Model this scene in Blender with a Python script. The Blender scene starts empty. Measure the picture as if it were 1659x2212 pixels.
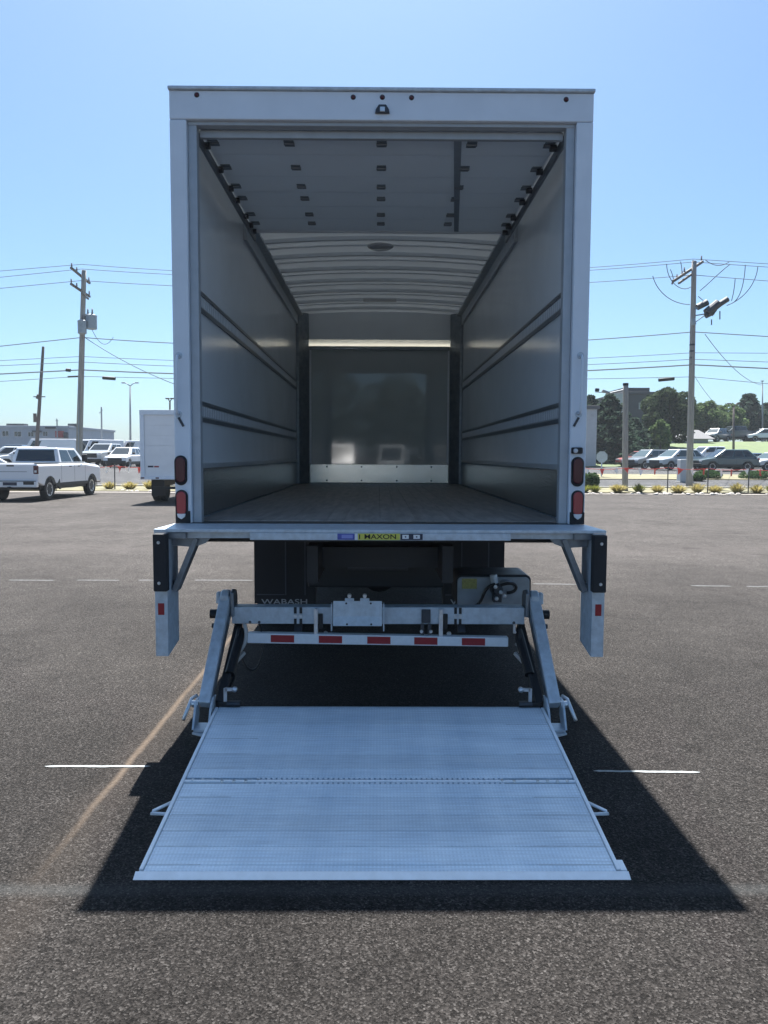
import bpy, bmesh, math, random
from mathutils import Vector, Matrix
random.seed(7)
S = bpy.context.scene
C = bpy.context.scene.collection

# ------------------------------------------------------------------ camera
CAM = Vector((-0.0152, -4.8522, 1.7457))
PITCH, YAW, ROLL = 0.0727, 0.0078, 0.0040
FPX, PCX, PCY = 1660.0, 829.5, 1106.0
FW = Vector((math.sin(YAW)*math.cos(PITCH), math.cos(YAW)*math.cos(PITCH), -math.sin(PITCH)))
R0 = Vector((math.cos(YAW), -math.sin(YAW), 0)); U0 = R0.cross(FW)
RT = R0*math.cos(ROLL) + U0*math.sin(ROLL); UP = RT.cross(FW)
cd = bpy.data.cameras.new('camera'); cam = bpy.data.objects.new('camera', cd); C.objects.link(cam)
cam.matrix_world = Matrix(((RT.x, UP.x, -FW.x, CAM.x), (RT.y, UP.y, -FW.y, CAM.y), (RT.z, UP.z, -FW.z, CAM.z), (0, 0, 0, 1)))
cd.sensor_fit = 'VERTICAL'; cd.sensor_height = 24; cd.lens = 24*FPX/2212
cd.clip_start = 0.05; cd.clip_end = 5000
S.camera = cam
# ------------------------------------------------------------------ light
SUN = Vector((-0.1269, 2.0124, 3.9774)).normalized()
w = bpy.data.worlds.new('World'); S.world = w; w.use_nodes = True
nt = w.node_tree; bg = nt.nodes['Background']
sky = nt.nodes.new('ShaderNodeTexSky'); sky.sky_type = 'NISHITA'; sky.sun_disc = False
sky.sun_elevation = math.asin(SUN.z); sky.sun_rotation = math.atan2(SUN.x, SUN.y)
sky.air_density = 0.8; sky.dust_density = 1.7; sky.ozone_density = 4.0
tint = nt.nodes.new('ShaderNodeMix'); tint.data_type = 'RGBA'; tint.blend_type = 'MULTIPLY'; tint.inputs[0].default_value = 1; tint.inputs[7].default_value = (.80, .98, 1.02, 1)
nt.links.new(sky.outputs[0], tint.inputs[6]); nt.links.new(tint.outputs[2], bg.inputs[0]); bg.inputs[1].default_value = 0.055
sd = bpy.data.lights.new('sun', 'SUN'); sd.energy = 5.0; sd.angle = math.radians(0.53); sd.color = (1.0, 0.975, 0.94)
so = bpy.data.objects.new('sun', sd); C.objects.link(so)
so.rotation_euler = SUN.to_track_quat('Z', 'Y').to_euler(); so.location = (0, 20, 40)
S.view_settings.view_transform = 'Standard'; S.view_settings.look = 'None'
S.view_settings.exposure = 1.75; S.view_settings.gamma = 1.0
S.render.engine = 'CYCLES'

# ------------------------------------------------------------------ helpers
def at(px, py, Y):
    d = FW + RT*((px-PCX)/FPX) - UP*((py-PCY)/FPX)
    return CAM + d*((Y-CAM.y)/d.y)
def sm(t):
    t = max(0.0, min(1.0, t)); return t*t*(3-2*t)
def ground(x, y):
    return 0.7*sm((y-38)/20) + 3.1*sm((y-66)/30)*sm((x-14)/12)

class MB:
    def __init__(s): s.v = []; s.f = []
    def add(s, vs, fs):
        n = len(s.v); s.v += [tuple(p) for p in vs]; s.f += [tuple(i+n for i in f) for f in fs]; return s
    def hexa(s, p):
        return s.add(p, [(0,3,2,1),(4,5,6,7),(0,1,5,4),(1,2,6,5),(2,3,7,6),(3,0,4,7)])
    def box(s, x0, x1, y0, y1, z0, z1):
        return s.hexa([(x0,y0,z0),(x1,y0,z0),(x1,y1,z0),(x0,y1,z0),(x0,y0,z1),(x1,y0,z1),(x1,y1,z1),(x0,y1,z1)])
    def bar(s, a, b, wx, wz, up=(0,0,1)):
        a = Vector(a); b = Vector(b); d = (b-a).normalized(); u = Vector(up)
        if abs(d.dot(u)) > .98: u = Vector((0,1,0))
        x = d.cross(u).normalized(); z = x.cross(d)
        P = [a-x*wx/2-z*wz/2, a+x*wx/2-z*wz/2, a+x*wx/2+z*wz/2, a-x*wx/2+z*wz/2]
        Q = [p+(b-a) for p in P]
        return s.hexa(P+Q)
    def tube(s, pts, r, n=8, r2=None, cap=True):
        pts = [Vector(p) for p in pts]; m = len(pts); rings = []
        prev = None
        for i, p in enumerate(pts):
            d = (pts[min(i+1, m-1)]-pts[max(i-1, 0)]).normalized()
            if prev is None:
                u = Vector((0,0,1)) if abs(d.z) < .9 else Vector((1,0,0))
                x = d.cross(u).normalized()
            else:
                x = (prev - d*prev.dot(d)).normalized()
            prev = x; y = d.cross(x)
            rr = r if r2 is None else r+(r2-r)*i/(m-1)
            rings.append([p+(x*math.cos(2*math.pi*k/n)+y*math.sin(2*math.pi*k/n))*rr for k in range(n)])
        vs = [q for g in rings for q in g]; fs = []
        for i in range(m-1):
            for k in range(n):
                a = i*n+k; b = i*n+(k+1) % n; fs.append((a, b, b+n, a+n))
        if cap: fs.append(tuple(range(n-1, -1, -1))); fs.append(tuple(range((m-1)*n, m*n)))
        return s.add(vs, fs)
    def prism(s, poly, axis, a, b):
        # poly: 2D points; axis 'x' -> (y,z), 'y' -> (x,z), 'z' -> (x,y)
        def P(p, t):
            return {'x': (t, p[0], p[1]), 'y': (p[0], t, p[1]), 'z': (p[0], p[1], t)}[axis]
        n = len(poly); vs = [P(p, a) for p in poly]+[P(p, b) for p in poly]
        fs = [tuple(range(n-1, -1, -1)), tuple(range(n, 2*n))]+[(i, (i+1) % n, (i+1) % n+n, i+n) for i in range(n)]
        return s.add(vs, fs)
    def lathe(s, prof, axis, c, n=24):
        # prof: (t along axis, r)
        vs = []; fs = []; m = len(prof); c = Vector(c)
        for t, r in prof:
            for k in range(n):
                a = 2*math.pi*k/n; co, si = math.cos(a)*r, math.sin(a)*r
                vs.append(c+Vector({'x': (t, co, si), 'y': (co, t, si), 'z': (co, si, t)}[axis]))
        for i in range(m-1):
            for k in range(n): fs.append((i*n+k, i*n+(k+1) % n, (i+1)*n+(k+1) % n, (i+1)*n+k))
        if prof[0][1] > 1e-6: fs.append(tuple(range(n-1, -1, -1)))
        if prof[-1][1] > 1e-6: fs.append(tuple(range((m-1)*n, m*n)))
        return s.add(vs, fs)
    def mesh(s, name, mat, smooth=False):
        me = bpy.data.meshes.new(name); me.from_pydata(s.v, [], s.f)
        bm = bmesh.new(); bm.from_mesh(me); bmesh.ops.recalc_face_normals(bm, faces=bm.faces); bm.to_mesh(me); bm.free()
        if mat: me.materials.append(mat)
        if smooth:
            me.polygons.foreach_set('use_smooth', [True]*len(me.polygons))
        return me
    def build(s, name, mat, parent=None, bevel=0, smooth=False, seg=2):
        o = bpy.data.objects.new(name, s.mesh(name, mat, smooth)); C.objects.link(o); o.parent = parent
        if bevel:
            b = o.modifiers.new('bevel', 'BEVEL'); b.width = bevel; b.segments = seg; b.limit_method = 'ANGLE'; b.angle_limit = .6
            b.harden_normals = False
        return o
def inst(me, name, parent=None, loc=(0,0,0), rot=(0,0,0), sc=(1,1,1)):
    o = bpy.data.objects.new(name, me); C.objects.link(o); o.parent = parent
    o.location = loc; o.rotation_euler = rot; o.scale = sc; return o
def tag(o, label, cat, group=None):
    o['label'] = label; o['category'] = cat
    if group: o['group'] = group
    return o
def thing(name, label, cat, loc=(0,0,0), rz=0, group=None):
    o = bpy.data.objects.new(name, None); C.objects.link(o); o.location = loc; o.rotation_euler = (0,0,rz)
    o.empty_display_size = .2
    return tag(o, label, cat, group)
def text_mesh(txt, size, mat, bold=0.0):
    cu = bpy.data.curves.new('lettering', 'FONT'); cu.body = txt; cu.size = size; cu.align_x = 'CENTER'; cu.align_y = 'CENTER'; cu.offset = bold
    cu.extrude = .0008
    o = bpy.data.objects.new('tmp', cu); C.objects.link(o)
    dg = bpy.context.evaluated_depsgraph_get()
    me = bpy.data.meshes.new_from_object(o.evaluated_get(dg)); me.materials.clear(); me.materials.append(mat)
    bpy.data.objects.remove(o); return me

# ------------------------------------------------------------------ materials
def mat(name, col, rough=.5, metal=0, var=0, vscale=8, bump=0, bscale=60, spec=None, coat=0, obj=True, stretch=(1,1,1), bdist=.01, detail=6):
    m = bpy.data.materials.new(name); m.use_nodes = True; n = m.node_tree; b = n.nodes['Principled BSDF']
    b.inputs['Base Color'].default_value = (*col, 1); b.inputs['Roughness'].default_value = rough; b.inputs['Metallic'].default_value = metal
    if spec is not None: b.inputs['Specular IOR Level'].default_value = spec
    if coat: b.inputs['Coat Weight'].default_value = coat; b.inputs['Coat Roughness'].default_value = .05
    if var or bump:
        tc = n.nodes.new('ShaderNodeTexCoord'); mp = n.nodes.new('ShaderNodeMapping'); mp.inputs['Scale'].default_value = stretch
        n.links.new(tc.outputs['Object'], mp.inputs[0])
        if var:
            t = n.nodes.new('ShaderNodeTexNoise'); t.inputs['Scale'].default_value = vscale; t.inputs['Detail'].default_value = detail; t.inputs['Roughness'].default_value = .6
            n.links.new(mp.outputs[0], t.inputs[0])
            r = n.nodes.new('ShaderNodeValToRGB'); r.color_ramp.elements[0].position = .3; r.color_ramp.elements[1].position = .7
            r.color_ramp.elements[0].color = (*[c*(1-var) for c in col], 1); r.color_ramp.elements[1].color = (*[min(1, c*(1+var)) for c in col], 1)
            n.links.new(t.outputs[0], r.inputs[0]); n.links.new(r.outputs[0], b.inputs['Base Color'])
            mr = n.nodes.new('ShaderNodeMapRange'); mr.inputs['To Min'].default_value = max(.02, rough*.75); mr.inputs['To Max'].default_value = min(1, rough*1.3)
            n.links.new(t.outputs[0], mr.inputs[0]); n.links.new(mr.outputs[0], b.inputs['Roughness'])
        if bump:
            t2 = n.nodes.new('ShaderNodeTexNoise'); t2.inputs['Scale'].default_value = bscale; t2.inputs['Detail'].default_value = 4
            n.links.new(mp.outputs[0], t2.inputs[0])
            bp = n.nodes.new('ShaderNodeBump'); bp.inputs['Strength'].default_value = bump; bp.inputs['Distance'].default_value = bdist
            n.links.new(t2.outputs[0], bp.inputs['Height']); n.links.new(bp.outputs[0], b.inputs['Normal'])
    return m
M = {}
M['white'] = mat('white_paint', (.78,.79,.80), .3, var=.04, vscale=3)
M['frame'] = mat('white_steel_paint', (.71,.76,.82), .35, var=.05, vscale=4, bump=.05, bscale=8)
M['liner'] = mat('white_liner', (.81,.87,.92), .18, var=.03, vscale=2, bump=.05, bscale=3)
M['nose'] = mat('grey_nose_liner', (.45,.49,.49), .04, var=.04, vscale=2)
M['ceil'] = mat('white_ceiling', (.82,.87,.91), .4, var=.04, vscale=2)
M['door'] = mat('door_panel_white', (.84,.88,.92), .3, var=.03, vscale=2)
M['galv'] = mat('galvanised', (.50,.56,.61), .42, .2, var=.16, vscale=22, bump=.08, bscale=40)
M['inner'] = mat('door_track_steel', (.40,.43,.46), .45, .2, var=.08, vscale=12)
M['track'] = mat('cargo_track_steel', (.52,.55,.57), .4, .3, var=.08, vscale=12)
M['galvdark'] = mat('galvanised_dark', (.22,.25,.28), .4, .7, var=.2, vscale=14, bump=.1, bscale=30)
M['scuff'] = mat('scuff_steel', (.34,.37,.39), .2, .85, var=.25, vscale=40, bump=.3, bscale=45)
M['kick'] = mat('kick_plate_steel', (.75,.78,.76), .22, .85, var=.05, vscale=4, bump=.15, bscale=5)
M['black'] = mat('black_paint', (.009,.010,.012), .5, var=.2, vscale=10)
M['rubber'] = mat('rubber', (.018,.018,.02), .75, var=.3, vscale=20, bump=.2, bscale=80)
M['tyre'] = mat('tyre', (.02,.02,.021), .85, var=.25, vscale=18, bump=.2, bscale=60)
M['rim'] = mat('rim_alloy', (.55,.56,.58), .3, .8)
M['steelwheel'] = mat('wheel_white', (.6,.6,.6), .4, .2)
M['darkmetal'] = mat('dark_steel', (.06,.065,.075), .45, .5, var=.25, vscale=20)
M['steel'] = mat('bright_steel', (.62,.65,.68), .32, .7, var=.12, vscale=20)
M['alu'] = mat('aluminium_edge', (.76,.80,.84), .35, .1, var=.08, vscale=14)
M['red'] = mat('red_lens', (.075,.006,.014), .25, coat=.2)
M['redbright'] = mat('red_lens_lit', (.34,.035,.045), .2, coat=.6)
M['clear'] = mat('clear_lens', (.65,.66,.68), .15, coat=.5)
M['tapered'] = mat('tape_red', (.30,.012,.02), .35, var=.12, vscale=60)
M['tapewhite'] = mat('tape_white', (.74,.77,.80), .3, var=.05, vscale=30)
M['yellow'] = mat('sticker_yellow', (.62,.60,.10), .4)
M['blue'] = mat('sticker_blue', (.08,.10,.38), .4)
M['navy'] = mat('sticker_dark', (.02,.025,.05), .4)
M['ink'] = mat('black_ink', (.01,.01,.01), .5)
M['whiteink'] = mat('white_ink', (.75,.75,.75), .5)
M['flapink'] = mat('flap_lettering_ink', (.38,.39,.40), .6)
M['decal'] = mat('yellow_decal', (.35,.33,.10), .5, var=.3, vscale=60)
M['hose'] = mat('black_hose', (.012,.012,.013), .45)
M['whitehose'] = mat('pale_hose', (.45,.44,.42), .5)
M['wood'] = mat('floor_hardwood', (.30,.275,.25), .5, var=.4, vscale=7, bump=.15, bscale=30, stretch=(3,.35,1))
M['glass'] = mat('vehicle_glass', (.015,.02,.025), .06, spec=.8)
M['glasspale'] = mat('windscreen_glass', (.05,.075,.085), .06, spec=.5)
M['pole'] = mat('weathered_pole', (.28,.27,.25), .85, var=.25, vscale=4, bump=.4, bscale=20, stretch=(6,6,.4))
M['poledark'] = mat('brown_pole', (.12,.10,.09), .85, var=.3, vscale=4, stretch=(6,6,.4))
M['arm'] = mat('crossarm_wood', (.14,.13,.12), .85, var=.25, vscale=6)
M['wire'] = mat('wire', (.15,.17,.19), .6)
M['xfmr'] = mat('transformer_grey', (.26,.31,.35), .45, var=.1)
M['porcelain'] = mat('insulator', (.16,.15,.16), .3)
M['lightpole'] = mat('lamp_post_grey', (.25,.27,.29), .5, .3)
M['flagred'] = mat('flag_red', (.55,.06,.05), .6)
M['flagwhite'] = mat('flag_white', (.75,.75,.75), .6)
M['signback'] = mat('sign_back_alu', (.45,.50,.50), .45, .4, var=.1)
M['wallgrey'] = mat('grey_render', (.34,.37,.41), .8, var=.08, vscale=2)
M['walldark'] = mat('dark_cladding', (.045,.05,.06), .7, var=.15, vscale=3)
M['wallpale'] = mat('pale_siding', (.42,.43,.44), .7, var=.06, vscale=3)
M['brickred'] = mat('red_panel', (.30,.06,.055), .6, var=.2)
M['roofgrey'] = mat('grey_shingle', (.10,.10,.105), .85, var=.15, vscale=12)
M['bark'] = mat('bark', (.07,.055,.045), .9, var=.3, vscale=10, bump=.5, bscale=25)
def leafmat(name, c1, c2):
    m = bpy.data.materials.new(name); m.use_nodes = True; n = m.node_tree; b = n.nodes['Principled BSDF']
    g = n.nodes.new('ShaderNodeNewGeometry'); r = n.nodes.new('ShaderNodeValToRGB')
    r.color_ramp.elements[0].color = (*c1, 1); r.color_ramp.elements[1].color = (*c2, 1)
    n.links.new(g.outputs['Random Per Island'], r.inputs[0]); n.links.new(r.outputs[0], b.inputs['Base Color'])
    b.inputs['Roughness'].default_value = .9; b.inputs['Specular IOR Level'].default_value = .1
    tr = n.nodes.new('ShaderNodeBsdfTranslucent'); n.links.new(r.outputs[0], tr.inputs[0])
    mx = n.nodes.new('ShaderNodeMixShader'); mx.inputs[0].default_value = .3
    n.links.new(b.outputs[0], mx.inputs[1]); n.links.new(tr.outputs[0], mx.inputs[2]); n.links.new(mx.outputs[0], n.nodes['Material Output'].inputs[0])
    return m
M['leafdark'] = leafmat('spruce_needles', (.010,.026,.020), (.045,.080,.048))
M['leafmid'] = leafmat('maple_leaves', (.014,.032,.016), (.065,.095,.038))
M['leaflight'] = leafmat('light_leaves', (.04,.08,.025), (.14,.20,.07))
M['grass'] = leafmat('grass_blades', (.24,.21,.06), (.50,.42,.18))
M['grassgreen'] = leafmat('grass_blades_green', (.07,.10,.02), (.26,.26,.06))
M['hedge'] = leafmat('hedge_leaves', (.02,.05,.015), (.05,.10,.03))
def paint(c, name): return mat('car_paint_'+name, c, .28, 0, coat=.8)
P = {'white': paint((.72,.73,.75),'white'), 'silver': paint((.42,.45,.47),'silver'), 'dark': paint((.03,.045,.055),'dark'),
     'teal': paint((.05,.085,.095),'teal'), 'red': paint((.22,.03,.03),'red'), 'blue': paint((.10,.15,.22),'blue'), 'grey': paint((.16,.18,.19),'grey'), 'beige': paint((.35,.30,.28),'beige')}

def asphalt(name, base, speck, tint=True):
    m = bpy.data.materials.new(name); m.use_nodes = True; n = m.node_tree; L = n.links; b = n.nodes['Principled BSDF']
    N = lambda t, **k: n.nodes.new(t)
    tc = N('ShaderNodeTexCoord')
    v = N('ShaderNodeTexVoronoi'); v.inputs['Scale'].default_value = 145; L.new(tc.outputs['Object'], v.inputs[0])
    sep = N('ShaderNodeSeparateColor'); L.new(v.outputs['Color'], sep.inputs[0])
    r1 = N('ShaderNodeValToRGB'); e = r1.color_ramp.elements
    e[0].position = 0; e[0].color = (*[c*.28 for c in base], 1); e[1].position = 1; e[1].color = (*[c*2.4 for c in speck], 1)
    for p_, k in ((.3,.6),(.62,1.05),(.85,1.5)):
        q = e.new(p_); q.color = (*[c*k for c in base], 1)
    L.new(sep.outputs[0], r1.inputs[0])
    # mid-size clotting
    t1 = N('ShaderNodeTexNoise'); t1.inputs['Scale'].default_value = 46; t1.inputs['Detail'].default_value = 5; t1.inputs['Roughness'].default_value = .75; L.new(tc.outputs['Object'], t1.inputs[0])
    m1 = N('ShaderNodeMapRange'); m1.inputs['From Min'].default_value = .3; m1.inputs['From Max'].default_value = .7; m1.inputs['To Min'].default_value = .6; m1.inputs['To Max'].default_value = 1.4; L.new(t1.outputs[0], m1.inputs[0])
    t2 = N('ShaderNodeTexNoise'); t2.inputs['Scale'].default_value = .55; t2.inputs['Detail'].default_value = 7; t2.inputs['Roughness'].default_value = .62; L.new(tc.outputs['Object'], t2.inputs[0])
    m2 = N('ShaderNodeMapRange'); m2.inputs['From Min'].default_value = .3; m2.inputs['From Max'].default_value = .7; m2.inputs['To Min'].default_value = .78; m2.inputs['To Max'].default_value = 1.24; L.new(t2.outputs[0], m2.inputs[0])
    mu = N('ShaderNodeMath'); mu.operation = 'MULTIPLY'; L.new(m1.outputs[0], mu.inputs[0]); L.new(m2.outputs[0], mu.inputs[1])
    mx = N('ShaderNodeMix'); mx.data_type = 'RGBA'; mx.blend_type = 'MULTIPLY'; mx.inputs[0].default_value = 1
    L.new(r1.outputs[0], mx.inputs[6]); L.new(mu.outputs[0], mx.inputs[7])
    # paler with distance: partly dustier surface, partly grazing sunlight put into the colour
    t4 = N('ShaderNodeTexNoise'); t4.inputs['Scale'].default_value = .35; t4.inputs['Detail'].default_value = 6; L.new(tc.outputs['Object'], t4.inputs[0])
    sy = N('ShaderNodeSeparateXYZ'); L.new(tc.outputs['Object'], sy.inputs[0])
    wa = N('ShaderNodeMath'); wa.operation = 'MULTIPLY_ADD'; L.new(t4.outputs[0], wa.inputs[0]); wa.inputs[1].default_value = 7.0; yo = N('ShaderNodeMath'); yo.operation = 'ADD'; yo.inputs[1].default_value = 1.5; L.new(sy.outputs[1], yo.inputs[0]); ya_ = N('ShaderNodeMath'); ya_.operation = 'ABSOLUTE'; L.new(yo.outputs[0], ya_.inputs[0]); L.new(ya_.outputs[0], wa.inputs[2])  # unseen lot behind the camera is paled too, to bounce light inside
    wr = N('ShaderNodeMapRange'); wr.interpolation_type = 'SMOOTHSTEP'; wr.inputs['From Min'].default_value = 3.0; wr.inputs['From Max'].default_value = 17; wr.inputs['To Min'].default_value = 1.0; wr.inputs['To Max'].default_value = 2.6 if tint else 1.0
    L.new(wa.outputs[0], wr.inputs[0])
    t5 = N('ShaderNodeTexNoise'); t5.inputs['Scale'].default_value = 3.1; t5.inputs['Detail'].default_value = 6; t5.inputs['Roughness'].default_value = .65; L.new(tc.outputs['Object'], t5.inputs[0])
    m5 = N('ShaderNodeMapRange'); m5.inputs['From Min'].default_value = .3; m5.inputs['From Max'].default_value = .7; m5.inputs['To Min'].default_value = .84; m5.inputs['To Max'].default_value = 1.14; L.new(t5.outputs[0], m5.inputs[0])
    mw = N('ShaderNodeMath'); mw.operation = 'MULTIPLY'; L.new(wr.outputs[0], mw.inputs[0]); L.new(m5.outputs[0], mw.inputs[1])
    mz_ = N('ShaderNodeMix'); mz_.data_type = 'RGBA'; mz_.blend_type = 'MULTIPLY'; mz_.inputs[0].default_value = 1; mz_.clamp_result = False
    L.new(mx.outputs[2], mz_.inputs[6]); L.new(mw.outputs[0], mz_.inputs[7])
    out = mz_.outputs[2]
    if tint:
        # sandy dust lying along the pavement seam left of the truck, and a scrubbed-out old stripe
        sx = N('ShaderNodeSeparateXYZ'); L.new(tc.outputs['Object'], sx.inputs[0])
        t3 = N('ShaderNodeTexNoise'); t3.inputs['Scale'].default_value = 2.2; t3.inputs['Detail'].default_value = 5; L.new(tc.outputs['Object'], t3.inputs[0])
        def band(src, c, wd, wob, amt):
            a = N('ShaderNodeMath'); a.operation = 'MULTIPLY_ADD'; L.new(t3.outputs[0], a.inputs[0]); a.inputs[1].default_value = wob; L.new(src, a.inputs[2])
            s_ = N('ShaderNodeMath'); s_.operation = 'SUBTRACT'; L.new(a.outputs[0], s_.inputs[0]); s_.inputs[1].default_value = c+wob*.5
            ab = N('ShaderNodeMath'); ab.operation = 'ABSOLUTE'; L.new(s_.outputs[0], ab.inputs[0])
            r = N('ShaderNodeMapRange'); r.interpolation_type = 'SMOOTHSTEP'; r.inputs['From Min'].default_value = wd; r.inputs['From Max'].default_value = 0; r.inputs['To Min'].default_value = 0; r.inputs['To Max'].default_value = amt
            L.new(ab.outputs[0], r.inputs[0]); return r.outputs[0]
        def lay(prev, fac, col):
            k = N('ShaderNodeMath'); k.operation = 'MULTIPLY'; L.new(fac, k.inputs[0]); L.new(m1.outputs[0], k.inputs[1]); k.use_clamp = True
            q = N('ShaderNodeMix'); q.data_type = 'RGBA'; L.new(k.outputs[0], q.inputs[0]); L.new(prev, q.inputs[6]); q.inputs[7].default_value = (*col, 1); return q.outputs[2]
        g1 = band(sx.outputs[0], -1.425, .034, .05, .75)
        # seam fades towards the camera and the far end
        fd = N('ShaderNodeMapRange'); fd.interpolation_type = 'SMOOTHSTEP'; fd.inputs['From Min'].default_value = -2.0; fd.inputs['From Max'].default_value = -.6; L.new(sx.outputs[1], fd.inputs[0])
        k1 = N('ShaderNodeMath'); k1.operation = 'MULTIPLY'; L.new(g1, k1.inputs[0]); L.new(fd.outputs[0], k1.inputs[1])
        out = lay(out, k1.outputs[0], (.13,.10,.075))
        g0 = band(sx.outputs[0], -1.40, .22, .2, .16)
        out = lay(out, g0, (.07,.056,.045))
        g2 = band(sx.outputs[1], -1.87, .07, .03, .28)
        out = lay(out, g2, (.075,.08,.08))
        g3 = band(sx.outputs[1], 9.5, 1.2, 1.5, .25)
        out = lay(out, g3, (.09,.08,.075))
    t6 = N('ShaderNodeTexNoise'); t6.inputs['Scale'].default_value = 1.3; t6.inputs['Detail'].default_value = 3; t6.inputs['Distortion'].default_value = .8; L.new(tc.outputs['Object'], t6.inputs[0])
    m6 = N('ShaderNodeMapRange'); m6.interpolation_type = 'SMOOTHSTEP'; m6.inputs['From Min'].default_value = .60; m6.inputs['From Max'].default_value = .70; m6.inputs['To Min'].default_value = 1.0; m6.inputs['To Max'].default_value = .80; L.new(t6.outputs[0], m6.inputs[0])
    t7 = N('ShaderNodeTexNoise'); t7.inputs['Scale'].default_value = 60; t7.inputs['Detail'].default_value = 2; L.new(tc.outputs['Object'], t7.inputs[0])
    m7 = N('ShaderNodeMapRange'); m7.inputs['From Min'].default_value = .70; m7.inputs['From Max'].default_value = .74; m7.inputs['To Min'].default_value = 1.0; m7.inputs['To Max'].default_value = 2.2; L.new(t7.outputs[0], m7.inputs[0])
    k7 = N('ShaderNodeMath'); k7.operation = 'MULTIPLY'; L.new(m6.outputs[0], k7.inputs[0]); L.new(m7.outputs[0], k7.inputs[1])
    q7 = N('ShaderNodeMix'); q7.data_type = 'RGBA'; q7.blend_type = 'MULTIPLY'; q7.inputs[0].default_value = 1; q7.clamp_result = False; L.new(out, q7.inputs[6]); L.new(k7.outputs[0], q7.inputs[7]); out = q7.outputs[2]
    L.new(out, b.inputs['Base Color']); b.inputs['Roughness'].default_value = .88; b.inputs['Specular IOR Level'].default_value = .10
    bp = N('ShaderNodeBump'); bp.inputs['Strength'].default_value = .7; bp.inputs['Distance'].default_value = .006
    ad = N('ShaderNodeMath'); ad.operation = 'ADD'; L.new(v.outputs['Distance'], ad.inputs[0]); L.new(t1.outputs[0], ad.inputs[1])
    L.new(ad.outputs[0], bp.inputs['Height']); L.new(bp.outputs[0], b.inputs['Normal'])
    return m
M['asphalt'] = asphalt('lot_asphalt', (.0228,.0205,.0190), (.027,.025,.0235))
M['road'] = asphalt('street_asphalt', (.07,.07,.072), (.07,.07,.07), False)
M['verge'] = mat('verge_grass', (.15,.135,.07), .95, var=.45, vscale=1.2, bump=.5, bscale=12, detail=10)
M['bank'] = mat('bank_grass', (.085,.12,.04), .95, var=.3, vscale=.8, bump=.5, bscale=12, detail=10)
M['gravel'] = mat('verge_gravel', (.20,.18,.16), .95, var=.45, vscale=14, bump=.6, bscale=20)
M['rock'] = mat('pale_rock', (.42,.39,.36), .9, var=.25, vscale=9, bump=.5, bscale=14)
M['kerb'] = mat('kerb_concrete', (.38,.37,.35), .9, var=.15, vscale=6, bump=.3, bscale=30)
M['lotpaint'] = mat('worn_line_paint', (.075,.075,.075), .85, var=.45, vscale=16)
M['linewhite'] = mat('fresh_line_paint', (.26,.28,.28), .75, var=.35, vscale=30)
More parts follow.
